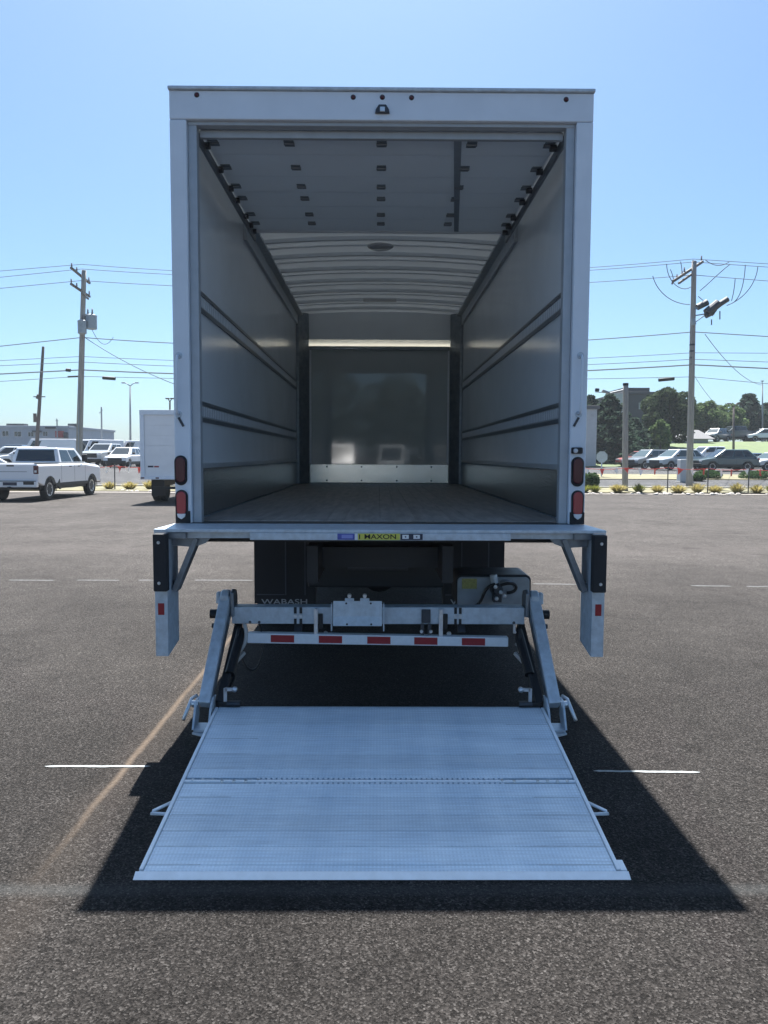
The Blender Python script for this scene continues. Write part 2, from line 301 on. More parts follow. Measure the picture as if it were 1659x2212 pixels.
# diamond-ribbed aluminium deck
def deckmat():
    m = mat('deck_aluminium', (.60,.64,.67), .45, .0); n = m.node_tree; L = n.links; b = n.nodes['Principled BSDF']
    tc = n.nodes.new('ShaderNodeTexCoord')
    mp = n.nodes.new('ShaderNodeMapping'); mp.inputs['Scale'].default_value = (1,.12,1); L.new(tc.outputs['Object'], mp.inputs[0])
    t = n.nodes.new('ShaderNodeTexNoise'); t.inputs['Scale'].default_value = 5; t.inputs['Detail'].default_value = 8; L.new(mp.outputs[0], t.inputs[0])
    mp2 = n.nodes.new('ShaderNodeMapping'); mp2.inputs['Scale'].default_value = (.25,1.6,1); L.new(tc.outputs['Object'], mp2.inputs[0])
    t2 = n.nodes.new('ShaderNodeTexNoise'); t2.inputs['Scale'].default_value = 6; t2.inputs['Detail'].default_value = 6; L.new(mp2.outputs[0], t2.inputs[0])
    wv = n.nodes.new('ShaderNodeTexWave'); wv.wave_type = 'BANDS'; wv.bands_direction = 'X'; wv.inputs['Scale'].default_value = 19; wv.inputs['Distortion'].default_value = 0; L.new(tc.outputs['Object'], wv.inputs[0])
    ad = n.nodes.new('ShaderNodeMath'); ad.operation = 'ADD'; L.new(t.outputs[0], ad.inputs[0]); L.new(t2.outputs[0], ad.inputs[1])
    r = n.nodes.new('ShaderNodeValToRGB'); r.color_ramp.elements[0].position = .38; r.color_ramp.elements[1].position = .62
    r.color_ramp.elements[0].color = (.66,.76,.85,1); r.color_ramp.elements[1].color = (.84,.92,.98,1)
    hf = n.nodes.new('ShaderNodeMath'); hf.operation = 'MULTIPLY'; hf.inputs[1].default_value = .5; L.new(ad.outputs[0], hf.inputs[0]); L.new(hf.outputs[0], r.inputs[0])
    oi = n.nodes.new('ShaderNodeObjectInfo'); mo = n.nodes.new('ShaderNodeMapRange'); mo.inputs['To Min'].default_value = .84; mo.inputs['To Max'].default_value = 1.08; L.new(oi.outputs['Random'], mo.inputs[0])
    mp3 = n.nodes.new('ShaderNodeMapping'); mp3.inputs['Scale'].default_value = (.5,9,1); L.new(tc.outputs['Object'], mp3.inputs[0])
    t3 = n.nodes.new('ShaderNodeTexNoise'); t3.inputs['Scale'].default_value = 9; t3.inputs['Detail'].default_value = 10; t3.inputs['Roughness'].default_value = .8; L.new(mp3.outputs[0], t3.inputs[0])
    m3 = n.nodes.new('ShaderNodeMapRange'); m3.inputs['From Min'].default_value = .32; m3.inputs['From Max'].default_value = .68; m3.inputs['To Min'].default_value = .80; m3.inputs['To Max'].default_value = 1.14; L.new(t3.outputs[0], m3.inputs[0])
    wv2 = n.nodes.new('ShaderNodeTexWave'); wv2.wave_type = 'BANDS'; wv2.bands_direction = 'Y'; wv2.inputs['Scale'].default_value = 13; L.new(tc.outputs['Object'], wv2.inputs[0])
    g_ = n.nodes.new('ShaderNodeMath'); g_.operation = 'MULTIPLY'; L.new(wv.outputs[0], g_.inputs[0]); L.new(wv2.outputs[0], g_.inputs[1])
    mg = n.nodes.new('ShaderNodeMapRange'); mg.inputs['To Min'].default_value = .90; mg.inputs['To Max'].default_value = 1.06; L.new(g_.outputs[0], mg.inputs[0])
    a1 = n.nodes.new('ShaderNodeMath'); a1.operation = 'MULTIPLY'; L.new(mo.outputs[0], a1.inputs[0]); L.new(m3.outputs[0], a1.inputs[1])
    a2 = n.nodes.new('ShaderNodeMath'); a2.operation = 'MULTIPLY'; L.new(a1.outputs[0], a2.inputs[0]); L.new(mg.outputs[0], a2.inputs[1])
    fm = n.nodes.new('ShaderNodeMix'); fm.data_type = 'RGBA'; fm.blend_type = 'MULTIPLY'; fm.inputs[0].default_value = 1; L.new(r.outputs[0], fm.inputs[6]); L.new(a2.outputs[0], fm.inputs[7])
    L.new(fm.outputs[2], b.inputs['Base Color'])
    bp = n.nodes.new('ShaderNodeBump'); bp.inputs['Strength'].default_value = .4; bp.inputs['Distance'].default_value = .002
    L.new(wv.outputs[0], bp.inputs['Height']); L.new(bp.outputs[0], b.inputs['Normal'])
    return m
M['deck'] = deckmat()
def translucent(name, col):
    m = bpy.data.materials.new(name); m.use_nodes = True; n = m.node_tree
    t = n.nodes.new('ShaderNodeBsdfTranslucent'); t.inputs[0].default_value = (*col, 1)
    d = n.nodes.new('ShaderNodeBsdfDiffuse'); d.inputs[0].default_value = (*col, 1)
    x = n.nodes.new('ShaderNodeMixShader'); x.inputs[0].default_value = .35
    n.links.new(t.outputs[0], x.inputs[1]); n.links.new(d.outputs[0], x.inputs[2]); n.links.new(x.outputs[0], n.nodes['Material Output'].inputs[0]); return m
M['roofskin'] = translucent('fill_light_roof_skin', (.80,.83,.85)); M['roofskin'].node_tree.nodes['Mix Shader'].inputs[0].default_value = .885  # roof translucency added to let fill light into the cargo box
M['door'] = translucent('fill_light_door_panel', (.84,.88,.92)); M['door'].node_tree.nodes['Mix Shader'].inputs[0].default_value = .45  # panel translucency added so roof light brightens the door underside
M['trans'] = translucent('translucent_strip', (.75,.72,.65))

# ------------------------------------------------------------------ setting
def sheet(name, x0, x1, ys, nx, m, dz=0.0, xs=None):
    xs = xs or [x0+(x1-x0)*i/nx for i in range(nx+1)]
    mb = MB(); vs = [(x, y, ground(x, y)+dz) for y in ys for x in xs]; k = len(xs)
    fs = [(j*k+i, j*k+i+1, (j+1)*k+i+1, (j+1)*k+i) for j in range(len(ys)-1) for i in range(k-1)]
    o = mb.add(vs, fs).build(name, m); o['kind'] = 'structure'; return o
far = [-3000,-1500,-600,-250,-120,-60,-40,-30,-22,-14,-8,0,8,12,16,20,24,28,34,42,60,120,250,600,1500,3000]
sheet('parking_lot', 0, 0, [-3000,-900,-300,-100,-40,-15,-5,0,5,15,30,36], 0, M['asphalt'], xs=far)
sheet('street', 0, 0, [36,38,41,44,48,52,56,60,64,68,72,76,80,84,88,92,96,110,150,300,900,3000], 0, M['road'], xs=far)
sheet('verge', -90, 90, [31.6,33,35,37.2], 20, M['verge'], .06)
sheet('gravel_edge', -90, 90, [30.6,31.1,31.6], 20, M['gravel'], .02)
sheet('grass_bank', 20, 80, [69,72,75,78,81,84,87,90,93], 20, M['bank'], .05)
sheet('verge_across_street', 14.2, 70, [46,47.5,49,50.5], 20, M['verge'], .05)
k = MB()
for i in range(44): k.box(-44+i*2, -42.02+i*2, 37.2, 37.4, -.05, .13)
o = k.build('kerb', M['kerb'], bevel=.02); o['kind'] = 'structure'
def line(px0, px1, py0, py1, wd, m, z=.004):
    a = None
    d0 = FW + RT*((px0-PCX)/FPX) - UP*((py0-PCY)/FPX); a = CAM + d0*((z-CAM.z)/d0.z)
    d1 = FW + RT*((px1-PCX)/FPX) - UP*((py1-PCY)/FPX); b = CAM + d1*((z-CAM.z)/d1.z)
    n = max(6, int((b-a).length/.03)); t = (b-a).normalized(); nn = Vector((-t.y, t.x, 0)); vs = []
    for i in range(n+1):
        p = a+(b-a)*i/n; e = .25 if i in (0, n) else 1
        vs += [p-nn*wd/2*e*random.uniform(.7,1.15), p+nn*wd/2*e*random.uniform(.7,1.15)]
    o = MB().add(vs, [(2*i, 2*i+2, 2*i+3, 2*i+1) for i in range(n)]).build('parking_line', m); o['kind'] = 'structure'; return o
line(97, 325, 1655, 1655, .026, M['linewhite']); line(1282, 1512, 1665, 1668, .024, M['linewhite'])
for a_, b_ in ((18,118),(165,258),(298,372),(420,548)): line(a_, b_, 1253, 1253.5, .07, M['lotpaint'])
for a_, b_ in ((1150,1250),(1492,1580),(1612,1700)): line(a_, b_, 1261+(a_-1150)*.012, 1261+(b_-1150)*.012, .07, M['lotpaint'])

# ------------------------------------------------------------------ MAIN BOX TRUCK
T = thing('box_truck', 'large white box truck seen from behind, roll-up door open and liftgate lowered', 'truck')
LEN = 6.95
# side walls
for s in (-1, 1):
    o = MB().box(s*1.245 if s > 0 else -1.285, 1.285 if s > 0 else -1.245, .06, LEN+.06, 1.20, 3.90).build('side_wall', M['liner'], T)
    o.data.materials[0] = M['liner']
    e = MB().box(min(s*1.2855, s*1.291), max(s*1.2855, s*1.291), .07, LEN+.06, 1.22, 3.88).build('outer_skin', M['white'], o)
# front wall: panel + translucent strip + kick plate + posts
nw = MB().box(-1.245, 1.245, LEN, LEN+.05, 1.20, 3.40).build('front_wall', M['nose'], T)
MB().box(-1.245, 1.245, LEN, LEN+.05, 3.502, 3.92).build('front_wall_top', M['ceil'], T)
MB().box(-1.245, 1.245, LEN+.01, LEN+.022, 3.402, 3.50).build('translucent_strip', M['trans'], T)
MB().box(-1.06, 1.06, LEN-.035, LEN-.002, 3.345, 3.40).build('header_angle', M['galvdark'], T, .004)
kp = MB().box(-1.055, 1.055, LEN-.012, LEN-.002, 1.335, 1.615).build('kick_plate', M['kick'], T, .003)
for x in (-.8,-.27,.27,.8):
    for z in (1.37,1.58): MB().lathe([(-.004,.0),(-.004,.012),(0,.014)], 'y', (x, LEN-.012, z), 10).build('rivet', M['galvdark'], kp)
for s in (-1, 1):
    MB().prism([(s*1.243,LEN-.002),(s*1.243,LEN-.22),(s*1.20,LEN-.22),(s*1.07,LEN-.05),(s*1.07,LEN-.002)], 'z', 1.325, 3.88).build('corner_post', M['galvdark'], T, .006)
    MB().box(min(s*1.035,s*1.062), max(s*1.035,s*1.062), LEN-.022, LEN-.002, 1.62, 3.34).build('trim_strip', M['alu'], T, .003)
# roof with bows (slightly crowned)
def crown(x): return .055*(1-(x/1.25)**2)
xs = [-1.245+2.49*i/16 for i in range(17)]
mb = MB(); ring = [(x, 3.865+crown(x)) for x in xs]+[(x, 3.90+crown(x)) for x in reversed(xs)]
rf = mb.prism(ring, 'y', .06, LEN).build('roof', M['roofskin'], T)
bow = MB().prism([(x, 3.828+crown(x)) for x in xs]+[(x, 3.8645+crown(x)) for x in reversed(xs)], 'y', -.022, .022).mesh('roof_bow', M['ceil'])
y = 2.35
while y < LEN-.2:
    inst(bow, 'roof_bow', rf, (0, y, 0)); y += .60
bow2 = MB().prism([(x, 3.852+crown(x)) for x in xs]+[(x, 3.8645+crown(x)) for x in reversed(xs)], 'y', -.012, .012).mesh('roof_seam', M['ceil'])
y = 2.65
while y < LEN-.2:
    inst(bow2, 'roof_seam', rf, (0, y, 0)); y += .60
MB().lathe([(-.03,.0),(-.028,.10),(-.012,.13),(0,.135)], 'z', (0, 3.25, 3.905), 24).build('dome_light', M['clear'], T, smooth=True)
MB().box(-.22,.22,5.55,5.60,3.80,3.835).build('conduit', M['clear'], T, .005)
for s in (-1, 1):   # upper side rails
    MB().prism([(s*1.243,3.70),(s*1.243,3.862),(s*1.15,3.862),(s*1.15,3.835),(s*1.215,3.82),(s*1.215,3.70)], 'y', 2.3, LEN-.06).build('top_rail', M['galv'], T)
# floor planks
MB().box(-1.245,1.245,.0,LEN,1.20,1.275).build('sub_floor', M['black'], T)
npl = 20; wpl = 2.40/npl
for i in range(npl):
    x0 = -1.20+i*wpl
    d = random.uniform(0,.0015)
    MB().box(x0+.001, x0+wpl-.001, .16, LEN-.03, 1.277, 1.322+d).build('floor_plank', M['wood'], T)
MB().box(-1.20,1.20,.0,.157,1.277,1.318).build('threshold_plate', M['darkmetal'], T, .004)
# scuff plates and E-tracks
for s in (-1, 1):
    MB().prism([(s*1.244,1.325),(s*1.244,1.655),(s*1.236,1.655),(s*1.226,1.64),(s*1.226,1.325)], 'y', .10, LEN-.23).build('scuff_plate', M['scuff'], T)
    MB().box(min(s*1.232,s*1.244), max(s*1.232,s*1.244), .1, LEN-.23, 1.656, 1.69).build('scuff_trim', M['track'], T)
    for zc in (2.80, 2.05):
        r_ = MB().box(min(s*1.238,s*1.2445), max(s*1.238,s*1.2445), .10, LEN-.23, zc-.044, zc+.044).build('cargo_track', M['track'], T)
        for dz in (-.058,.054):
            MB().box(min(s*1.231,s*1.244), max(s*1.231,s*1.244), .10, LEN-.23, zc+dz-.014, zc+dz+.014).build('track_lip', M['galvdark'], r_)
        sl = MB(); yy = .14
        while yy < LEN-.3:
            sl.box(min(s*1.2350,s*1.2378), max(s*1.2350,s*1.2378), yy, yy+.026, zc-.032, zc+.032); yy += .062
        so_ = sl.build('track_slots', M['tapewhite'], r_); so_['kind'] = 'stuff'
# rear frame
for s in (-1, 1):
    p_ = MB().box(min(s*1.193,s*1.295), max(s*1.193,s*1.295), 0, .10, 1.318, 3.787).build('rear_post', M['frame'], T, .006)
    MB().box(min(s*1.138,s*1.192), max(s*1.138,s*1.192), .035, .10, 1.318, 3.785).build('door_track', M['inner'], T, .004)
    MB().box(min(s*1.14,s*1.16), max(s*1.14,s*1.16), .1005, 2.35, 3.70, 3.757).build('door_track', M['galvdark'], T, .004)
h_ = MB().box(-1.295,1.295, 0,.10, 3.789,3.958).build('rear_header', M['frame'], T, .006)
MB().box(-1.30,1.30,-.018,.30, 3.9585,3.979).build('roof_cap', M['galv'], T, .005)
MB().box(-1.192,1.192,.03,.09,3.766,3.7885).build('header_lip', M['inner'], T, .004)
# marker lamps and lock keeper on header
for px, py in ((425,205),(763,210),(826,210),(889,211),(1223,215)):
    q = at(px, py, 0)
    l = MB().lathe([(-.010,0),(-.009,.007),(-.006,.011),(0,.012)], 'y', (q.x, 0, q.z), 14).build('marker_lamp', M['red'], T, smooth=True)
    l.scale = (1.0, 1, 1)
    MB().lathe([(-.003,.0125),(-.003,.015),(0,.016)], 'y', (q.x, 0, q.z), 14).build('grommet', M['rubber'], l)
q = at(826, 237, 0)
lk = MB().prism([(q.x-.045,q.z-.026),(q.x+.045,q.z-.026),(q.x+.040,q.z-.002),(q.x+.022,q.z+.026),(q.x-.022,q.z+.026),(q.x-.040,q.z-.002)], 'y', -.016, 0).build('door_catch', M['darkmetal'], T, .004)
MB().box(q.x-.015,q.x+.015,-.026,-.0162,q.z-.02,q.z+.008).build('catch_tongue', M['steel'], lk, .003)
# roll-up door stored under the roof
dr = MB().box(-1.135,1.135,.10,.135,3.72,3.765).build('roll_up_door', M['inner'], T, .004)
yb = [.14,.495,.90,1.235,1.57,1.895,2.25]
for i in range(6):
    MB().box(-1.135,1.135, yb[i]+.0006, yb[i+1]-.0006, 3.770, 3.795).build('door_panel', M['door'], dr, .001)
MB().box(-1.135,1.135, 2.25, 2.285, 3.758, 3.80).build('bottom_rail', M['alu'], dr, .004)
hg = MB().box(-.028,.028,-.045,.045,-.006,0).lathe([(-.03,.009),(.03,.009)], 'x', (0,0,-.006), 8).mesh('door_hinge', M['galvdark'])
for yy in (.30,.72,1.10,1.37,1.77,2.02):
    for xx in (-1.09,-.60,0,.585,1.09): inst(hg, 'hinge', dr, (xx, yy, 3.7695), (0,0,0), (1.15,1,1))
roll = MB().lathe([(-.03,.022),(.012,.022)], 'x', (0,0,0), 10).mesh('door_roller', M['darkmetal'])
for yy in (.30,.72,1.10,1.37,1.77,2.02,2.2):
    for s in (-1,1): inst(roll, 'door_roller', dr, (s*1.125, yy, 3.748))
MB().hexa([(.455,.15,3.760),(.505,.15,3.760),(.70,2.22,3.760),(.66,2.22,3.760),(.455,.15,3.764),(.505,.15,3.764),(.70,2.22,3.764),(.66,2.22,3.764)]).build('pull_strap', mat('grey_strap', (.26,.30,.34), .8, var=.1), dr)
# tail lamps
def oval(mb, cx, cz, a, b, y0, y1, n=28):
    r = a; h = b-a; pts = []
    for k in range(n):
        t = 2*math.pi*k/n; pts.append((cx+r*math.cos(t), cz+r*math.sin(t)+(h if math.sin(t) >= 0 else -h)))
    return mb.prism(pts, 'y', y0, y1)
for s, pxx, pyu, pyl in ((-1,391,1016,1088),(1,1247,1019,1089)):
    for py, b_, lens in ((pyu,.094,'red'),(pyl,.088,'redbright')):
        q = at(pxx + (2 if lens == 'redbright' and s < 0 else 0), py, 0)
        h = oval(MB(), q.x, q.z, .040, b_, -.010, 0).build('tail_lamp', M['rubber'], T, .003)
        oval(MB(), q.x, q.z+.004, .030, b_-.014, -.022, -.0102).build('lens', M[lens], h, .006, smooth=False)
        if lens == 'redbright':
            MB().prism([(q.x-.028,q.z-.062),(q.x+.028,q.z-.062),(q.x+.022,q.z-.083),(q.x,q.z-.098),(q.x-.022,q.z-.083)], 'y', -.0235, -.0105).build('reverse_lens', M['clear'], h, .003)
        for k in range(5):
            MB().box(q.x-.024, q.x+.024, -.0232, -.0222, q.z-.05+k*.026, q.z-.046+k*.026).build('lens_rib', M[lens], h)
    MB().box(min(s*1.20,s*1.293), max(s*1.20,s*1.293), -.008, -.0003, 1.318, 1.395).build('lamp_backplate', M['rubber'], T, .002)
    # grab handle
    qa, qb = at(386 if s < 0 else 1254, 768, 0), at(386 if s < 0 else 1250, 895, 0)
    gh = MB().tube([(qa.x,0,qa.z),(qa.x,-.035,qa.z-.006),(qa.x,-.045,qa.z-.03),(qb.x,-.045,qb.z+.03),(qb.x,-.035,qb.z+.006),(qb.x,0,qb.z)], .008, 8).build('grab_handle', M['frame'], T, smooth=True)
    for qq in (qa,qb): MB().lathe([(-.006,0),(-.006,.02),(0,.022)], 'y', (qq.x,0,qq.z), 12).build('mount', M['galv'], gh)
    MB().bar((qb.x+s*-.0,-.004,qb.z-.02),(qb.x-s*.03,-.004,qb.z-.075),.014,.008,(0,1,0)).build('handle_strap', M['darkmetal'], gh)
q = at(1245, 974, 0)
ck = MB().box(q.x-.035,q.x+.035,-.03,-.0003,q.z-.018,q.z+.022).build('door_cord_cleat', M['black'], T, .008)
MB().lathe([(-.04,0),(-.04,.012),(-.0305,.016)], 'y', (q.x-.012,0,q.z), 12).build('cleat_knob', M['clear'], ck, smooth=True)
# ---- step bumper
YF = -.31
MB().hexa([(-1.30,-.001,1.288),(1.30,-.001,1.288),(1.345,YF,1.284),(-1.345,YF,1.284),(-1.30,-.001,1.315),(1.30,-.001,1.315),(1.345,YF,1.308),(-1.345,YF,1.308)][0:0] or
          [(-1.345,YF,1.290),(1.345,YF,1.290),(1.30,-.001,1.292),(-1.30,-.001,1.292),(-1.345,YF,1.309),(1.345,YF,1.309),(1.30,-.001,1.3165),(-1.30,-.001,1.3165)]).build('step_deck', M['galv'], T, .003)
MB().box(-.775,.775,YF-.004,YF+.05,1.246,1.289).build('step_fascia', M['galv'], T, .004)
for s in (-1,1):
    MB().prism([(s*.776,1.250),(s*.776,1.288),(s*1.25,1.288),(s*1.25,1.248)], 'y', YF+.06, YF+.10).build('step_channel', M['galv'], T, .003)
    lg = MB().box(min(s*1.268,s*1.342), max(s*1.268,s*1.342), YF-.002, YF+.007, .545, 1.288)
    lg.prism([(YF+.0072,.545),(YF+.25,.585),(YF+.25,1.288),(YF+.0072,1.288)], 'x', s*1.268, s*1.276)
    leg = lg.build('bumper_leg', M['galv'], T)
    MB().box(min(s*1.16,s*1.267), max(s*1.16,s*1.267), YF+.02, YF+.24, 1.248, 1.2885).build('leg_bracket', M['galvdark'], T, .004)
    MB().bar((s*1.250,YF+.13,.925),(s*1.115,YF+.13,1.245),.034,.10,(0,1,0)).build('diagonal_brace', M['galvdark'], T, .003)
    MB().prism([(s*1.262,1.247),(s*1.03,1.247),(s*1.06,1.215),(s*1.13,1.19),(s*1.19,1.195),(s*1.262,1.20)], 'y', YF+.10, YF+.112).build('gusset', M['galvdark'], T)
    db = MB().box(min(s*1.254,s*1.334), max(s*1.254,s*1.334), YF-.062, YF-.0025, .945, 1.285).build('dock_bumper', M['rubber'], leg, .006)
    for z in (.995,1.235): MB().lathe([(-.006,0),(-.006,.008),(0,.010)], 'y', (s*1.300, YF-.062, z), 10).build('bolt', M['steel'], leg)
    MB().box(min(s*1.288,s*1.325), max(s*1.288,s*1.325), YF-.0045, YF-.0025, .795, .865).build('reflector', M['tapered'], leg)
    MB().lathe([(-.005,0),(-.005,.012),(0,.014)], 'x', (s*1.268, YF+.13, .97), 10).build('bolt', M['galvdark'], leg)
# labels on fascia
yf = YF-.0045
def fx(px): return at(px, 1155, YF).x
lab = MB().box(fx(773), fx(864), yf-.001, yf, 1.2485, 1.287).build('maker_label', M['yellow'], T)
tm = text_mesh('MAXON', .039, M['ink'], .0005); inst(tm, 'lettering', lab, ((fx(780)+fx(860))/2+.004, yf-.0022, 1.2672), (math.pi/2,0,0), (1.32,1,1))
MB().box(fx(775.5), fx(778), yf-.0022, yf-.0012, 1.254, 1.281).build('lettering_bar', M['ink'], lab)
bl = oval(MB(), (fx(729)+fx(766))/2, 1.2672, .019, .0185, yf-.001, yf).build('blue_label', M['blue'], T); bl.scale = (1,1,1)
MB().box(fx(729), fx(766), yf-.0022, yf-.0012, 1.2495, 1.286).build('label_plate', M['blue'], bl)
MB().box(fx(738), fx(762), yf-.0034, yf-.0024, 1.258, 1.279).build('label_print', mat('pale_blue_ink', (.25,.28,.6), .4), bl)
MB().box(fx(766.5), fx(772.5), yf-.001, yf, 1.2485, 1.287).build('label_white', M['whiteink'], T)
wl = MB().box(fx(865), fx(913), yf-.001, yf, 1.2495, 1.286).build('warning_label', M['navy'], T)
for pa in (869, 893):
    a, b = fx(pa), fx(pa+14)
    MB().box(a, b, yf-.0022, yf-.0012, 1.256, 1.280).build('pictogram', M['whiteink'], wl)
    MB().lathe([(-.001,0),(-.001,.005),(0,.005)], 'y', ((a+b)/2, yf-.0024, 1.268), 8).build('pictogram_dot', M['navy'], wl)
# ---- chassis, axle, wheels, flaps
for s in (-1,1):
    MB().box(min(s*.40,s*.47), max(s*.40,s*.47), .05, 9.3, .93, 1.17).build('frame_rail', M['black'], T)
for y in (.4,1.0,1.7,2.4,3.3,4.2,5.2,6.2): MB().box(-.398,.398,y,y+.08,.98,1.12).build('cross_member', M['black'], T)
for i in range(12): MB().box(-1.24,1.24,.3+i*.55,.36+i*.55,1.172,1.199).build('floor_bearer', M['black'], T)
MB().tube([(-.95,3.35,.5),(.95,3.35,.5)], .075, 12).lathe([(-.2,.05),(-.15,.19),(.15,.19),(.2,.05)], 'y', (0,3.35,.5), 16).build('rear_axle', M['black'], T)
def tyre_mesh(R, W, name, m):
    return MB().lathe([(-W/2*.8,R*.60),(-W/2,R*.70),(-W/2,R*.90),(-W/2*.86,R*.98),(0,R),(W/2*.86,R*.98),(W/2,R*.90),(W/2,R*.70),(W/2*.8,R*.60)], 'x', (0,0,0), 32).mesh(name, m, True)
def rim_mesh(R, W, m, spokes=6):
    dish = MB().lathe([(W*.02,0),(W*.02,R*.5),(W*.20,R*.54),(W*.44,R*.60),(W*.40,R*.615)], 'x', (0,0,0), 28).mesh('rim', M['darkmetal'])
    mb = MB().lathe([(W*.16,0),(W*.18,R*.10),(W*.24,R*.16),(W*.05,R*.18)], 'x', (0,0,0), 16).lathe([(W*.30,R*.52),(W*.45,R*.56),(W*.455,R*.61),(W*.41,R*.617),(W*.25,R*.55)], 'x', (0,0,0), 28)
    for k in range(spokes):
        a = 2*math.pi*k/spokes+.3; c, s_ = math.cos(a), math.sin(a)
        mb.bar((W*.20,c*R*.12,s_*R*.12),(W*.38,c*R*.56,s_*R*.56),R*.15,W*.14,(1,0,0))
    return dish, mb.mesh('wheel_spokes', m)
def add_rim(rm, wheel, s):
    for me in rm: inst(me, me.name.split('.')[0], wheel, (0,0,0), (0,0,0) if s > 0 else (0,0,math.pi))
tm_ = tyre_mesh(.49,.26,'wheel',M['tyre']); rm_ = rim_mesh(.49,.26,M['steelwheel'],5)
for s in (-1,1):
    for xx, y in ((1.13,3.35),(.83,3.35),(1.05,8.6)):
        wv = inst(tm_, 'wheel', T, (s*xx, y, .49)); add_rim(rm_, wv, s)
    fl = MB().box(min(s*.63,s*1.222), max(s*.63,s*1.222), 2.60, 2.612, .30, 1.16).build('mud_flap', M['rubber'], T)
    for px in ((617,659) if s < 0 else (997,1055)):
        q = at(px, 1230, 2.6); MB().box(q.x-.006,q.x+.006,2.594,2.5995,.385,1.10).build('flap_rib', mat('grey_rib', (.07,.075,.09), .7), fl)
    qa = at(548 if s < 0 else 955, 1288, 2.6).x; qb = at(617 if s < 0 else 1088, 1288, 2.6).x
    MB().box(min(qa,qb)+.03,max(qa,qb)-.01,2.594,2.5995,.385,.395).build('flap_rib', mat('grey_rib2', (.07,.075,.09), .7), fl)
    MB().box(min(s*.6,s*1.24), max(s*.6,s*1.24), 2.613, 2.65, 1.10, 1.165).build('flap_hanger', M['darkmetal'], T)
    inst(text_mesh('WABASH', .105, M['flapink'], .001), 'lettering', fl, (s*.926, 2.5975, .316), (math.pi/2,0,0), (1.05,.70,1))
MB().prism(rrect(-.56,.50,.70,1.165,.05) if False else [(-.56,.72),(.50,.72),(.50,1.165),(-.56,1.165)], 'y', 1.10, 1.13).build('underbody_shade_plate', M['black'], T, .01)  # added black plate that darkens the underbody, standing in for deep shade
for z_ in (.86,1.0): MB().box(-.25,.22,1.07,1.0995,z_,z_+.03).build('plate_rib', M['darkmetal'], T, .004)
# spring hangers, tank-like underbody pieces, cab
for s in (-1,1):
    MB().bar((s*.435,2.55,.80),(s*.435,4.15,.80),.09,.09).bar((s*.435,2.6,.70),(s*.435,4.1,.70),.09,.06).build('leaf_spring', M['black'], T)
    MB().tube([(s*.78,5.0,.72),(s*.78,6.3,.72)], .28, 20).build('fuel_tank', M['darkmetal'], T, smooth=False)
MB().prism([(7.25,.75),(7.25,2.65),(7.5,2.75),(8.4,2.72),(8.95,1.85),(10.05,1.70),(10.25,1.35),(10.25,.62),(9.1,.62),(9.05,.95),(8.85,1.12),(8.35,1.12),(8.15,.95),(8.1,.75)], 'x', -1.08, 1.08).build('cab', M['white'], T, .08)
# ---- liftgate frame
YB = .20
bm_ = MB().box(-.985,.965,YB,YB+.11,.628,.742).build('main_beam', M['galv'], T, .006)
for px in (638,650,984,994):
    x = at(px,1328,YB).x
    for za, zc_ in ((.628,.665),(.70,.742)): MB().box(x-.009,x+.009,YB-.006,YB-.0005,za,zc_).build('clamp_pad', M['black'], bm_)
    MB().lathe([(-.010,0),(-.010,.010),(-.0005,.012)], 'y', (x,YB,.683), 10).build('bolt', M['steel'], bm_)
for px in (540, 560, 1110):
    x = at(px,1340,YB).x; MB().lathe([(-.006,0),(-.006,.008),(-.0005,.010)], 'y', (x,YB,.64), 8).build('bolt', M['darkmetal'], bm_)
for px0 in (683, 952):
    x = at(px0,1335,YB).x
    MB().box(x-.013,x+.013,YB-.03,YB-.0007,.53,.735).build('support_strap', M['steel'], bm_, .003)
    MB().box(x+.016,x+.045,YB-.02,YB-.0007,.60,.70).build('support_shadow_plate', M['black'], bm_, .003)
    MB().lathe([(-.02,0),(-.02,.014),(-.0005,.016)], 'y', (x+.06,YB+.05,.555), 8).build('bolt', M['steel'], bm_)
x = at(920,1335,YB).x
MB().box(x-.03,x+.03,YB-.018,YB-.0007,.64,.73).box(x-.035,x-.012,YB-.02,YB-.002,.56,.635).box(x+.012,x+.035,YB-.02,YB-.002,.56,.635).build('cylinder_clevis', M['darkmetal'], bm_, .004)
for dx in (-.03,.032): MB().lathe([(-.014,0),(-.014,.010),(0,.012)], 'y', (x+dx,YB-.02,.585), 8).build('bolt', M['steel'], bm_)
# licence plate bracket
xa, xb = at(720,1325,.12).x, at(825,1325,.12).x
lb = MB().prism([(.12,.80),(.112,.80),(.105,.70),(.09,.64),(.098,.64),(.113,.70)][::-1], 'x', xa, xb).build('plate_bracket', M['galv'], T)
for px,pz in ((748,.785),(801,.785),(750,.652),(802,.652)):
    x = at(px,1325,.12).x; MB().lathe([(-.006,0),(-.006,.006),(0,.007)], 'y', (x,.112 if pz > .7 else .088,pz), 8).build('hole', M['black'], lb)
for px in (755,788):
    x = at(px,1290,.12).x
    MB().box(x-.03,x+.03,.108,.116,.80,.82).build('lamp_tab', M['galv'], lb, .003)
    MB().lathe([(-.02,0),(-.02,.012),(.02,.014)], 'y', (x,.11,.835), 10).build('plate_lamp', M['steel'], lb)
for s in (0,1):
    MB().bar(((xa-.012) if s == 0 else (xb+.012),.14,.78),((xa-.012) if s == 0 else (xb+.012),.14,.60),.008,.05).build('bracket_arm', M['galv'], lb)
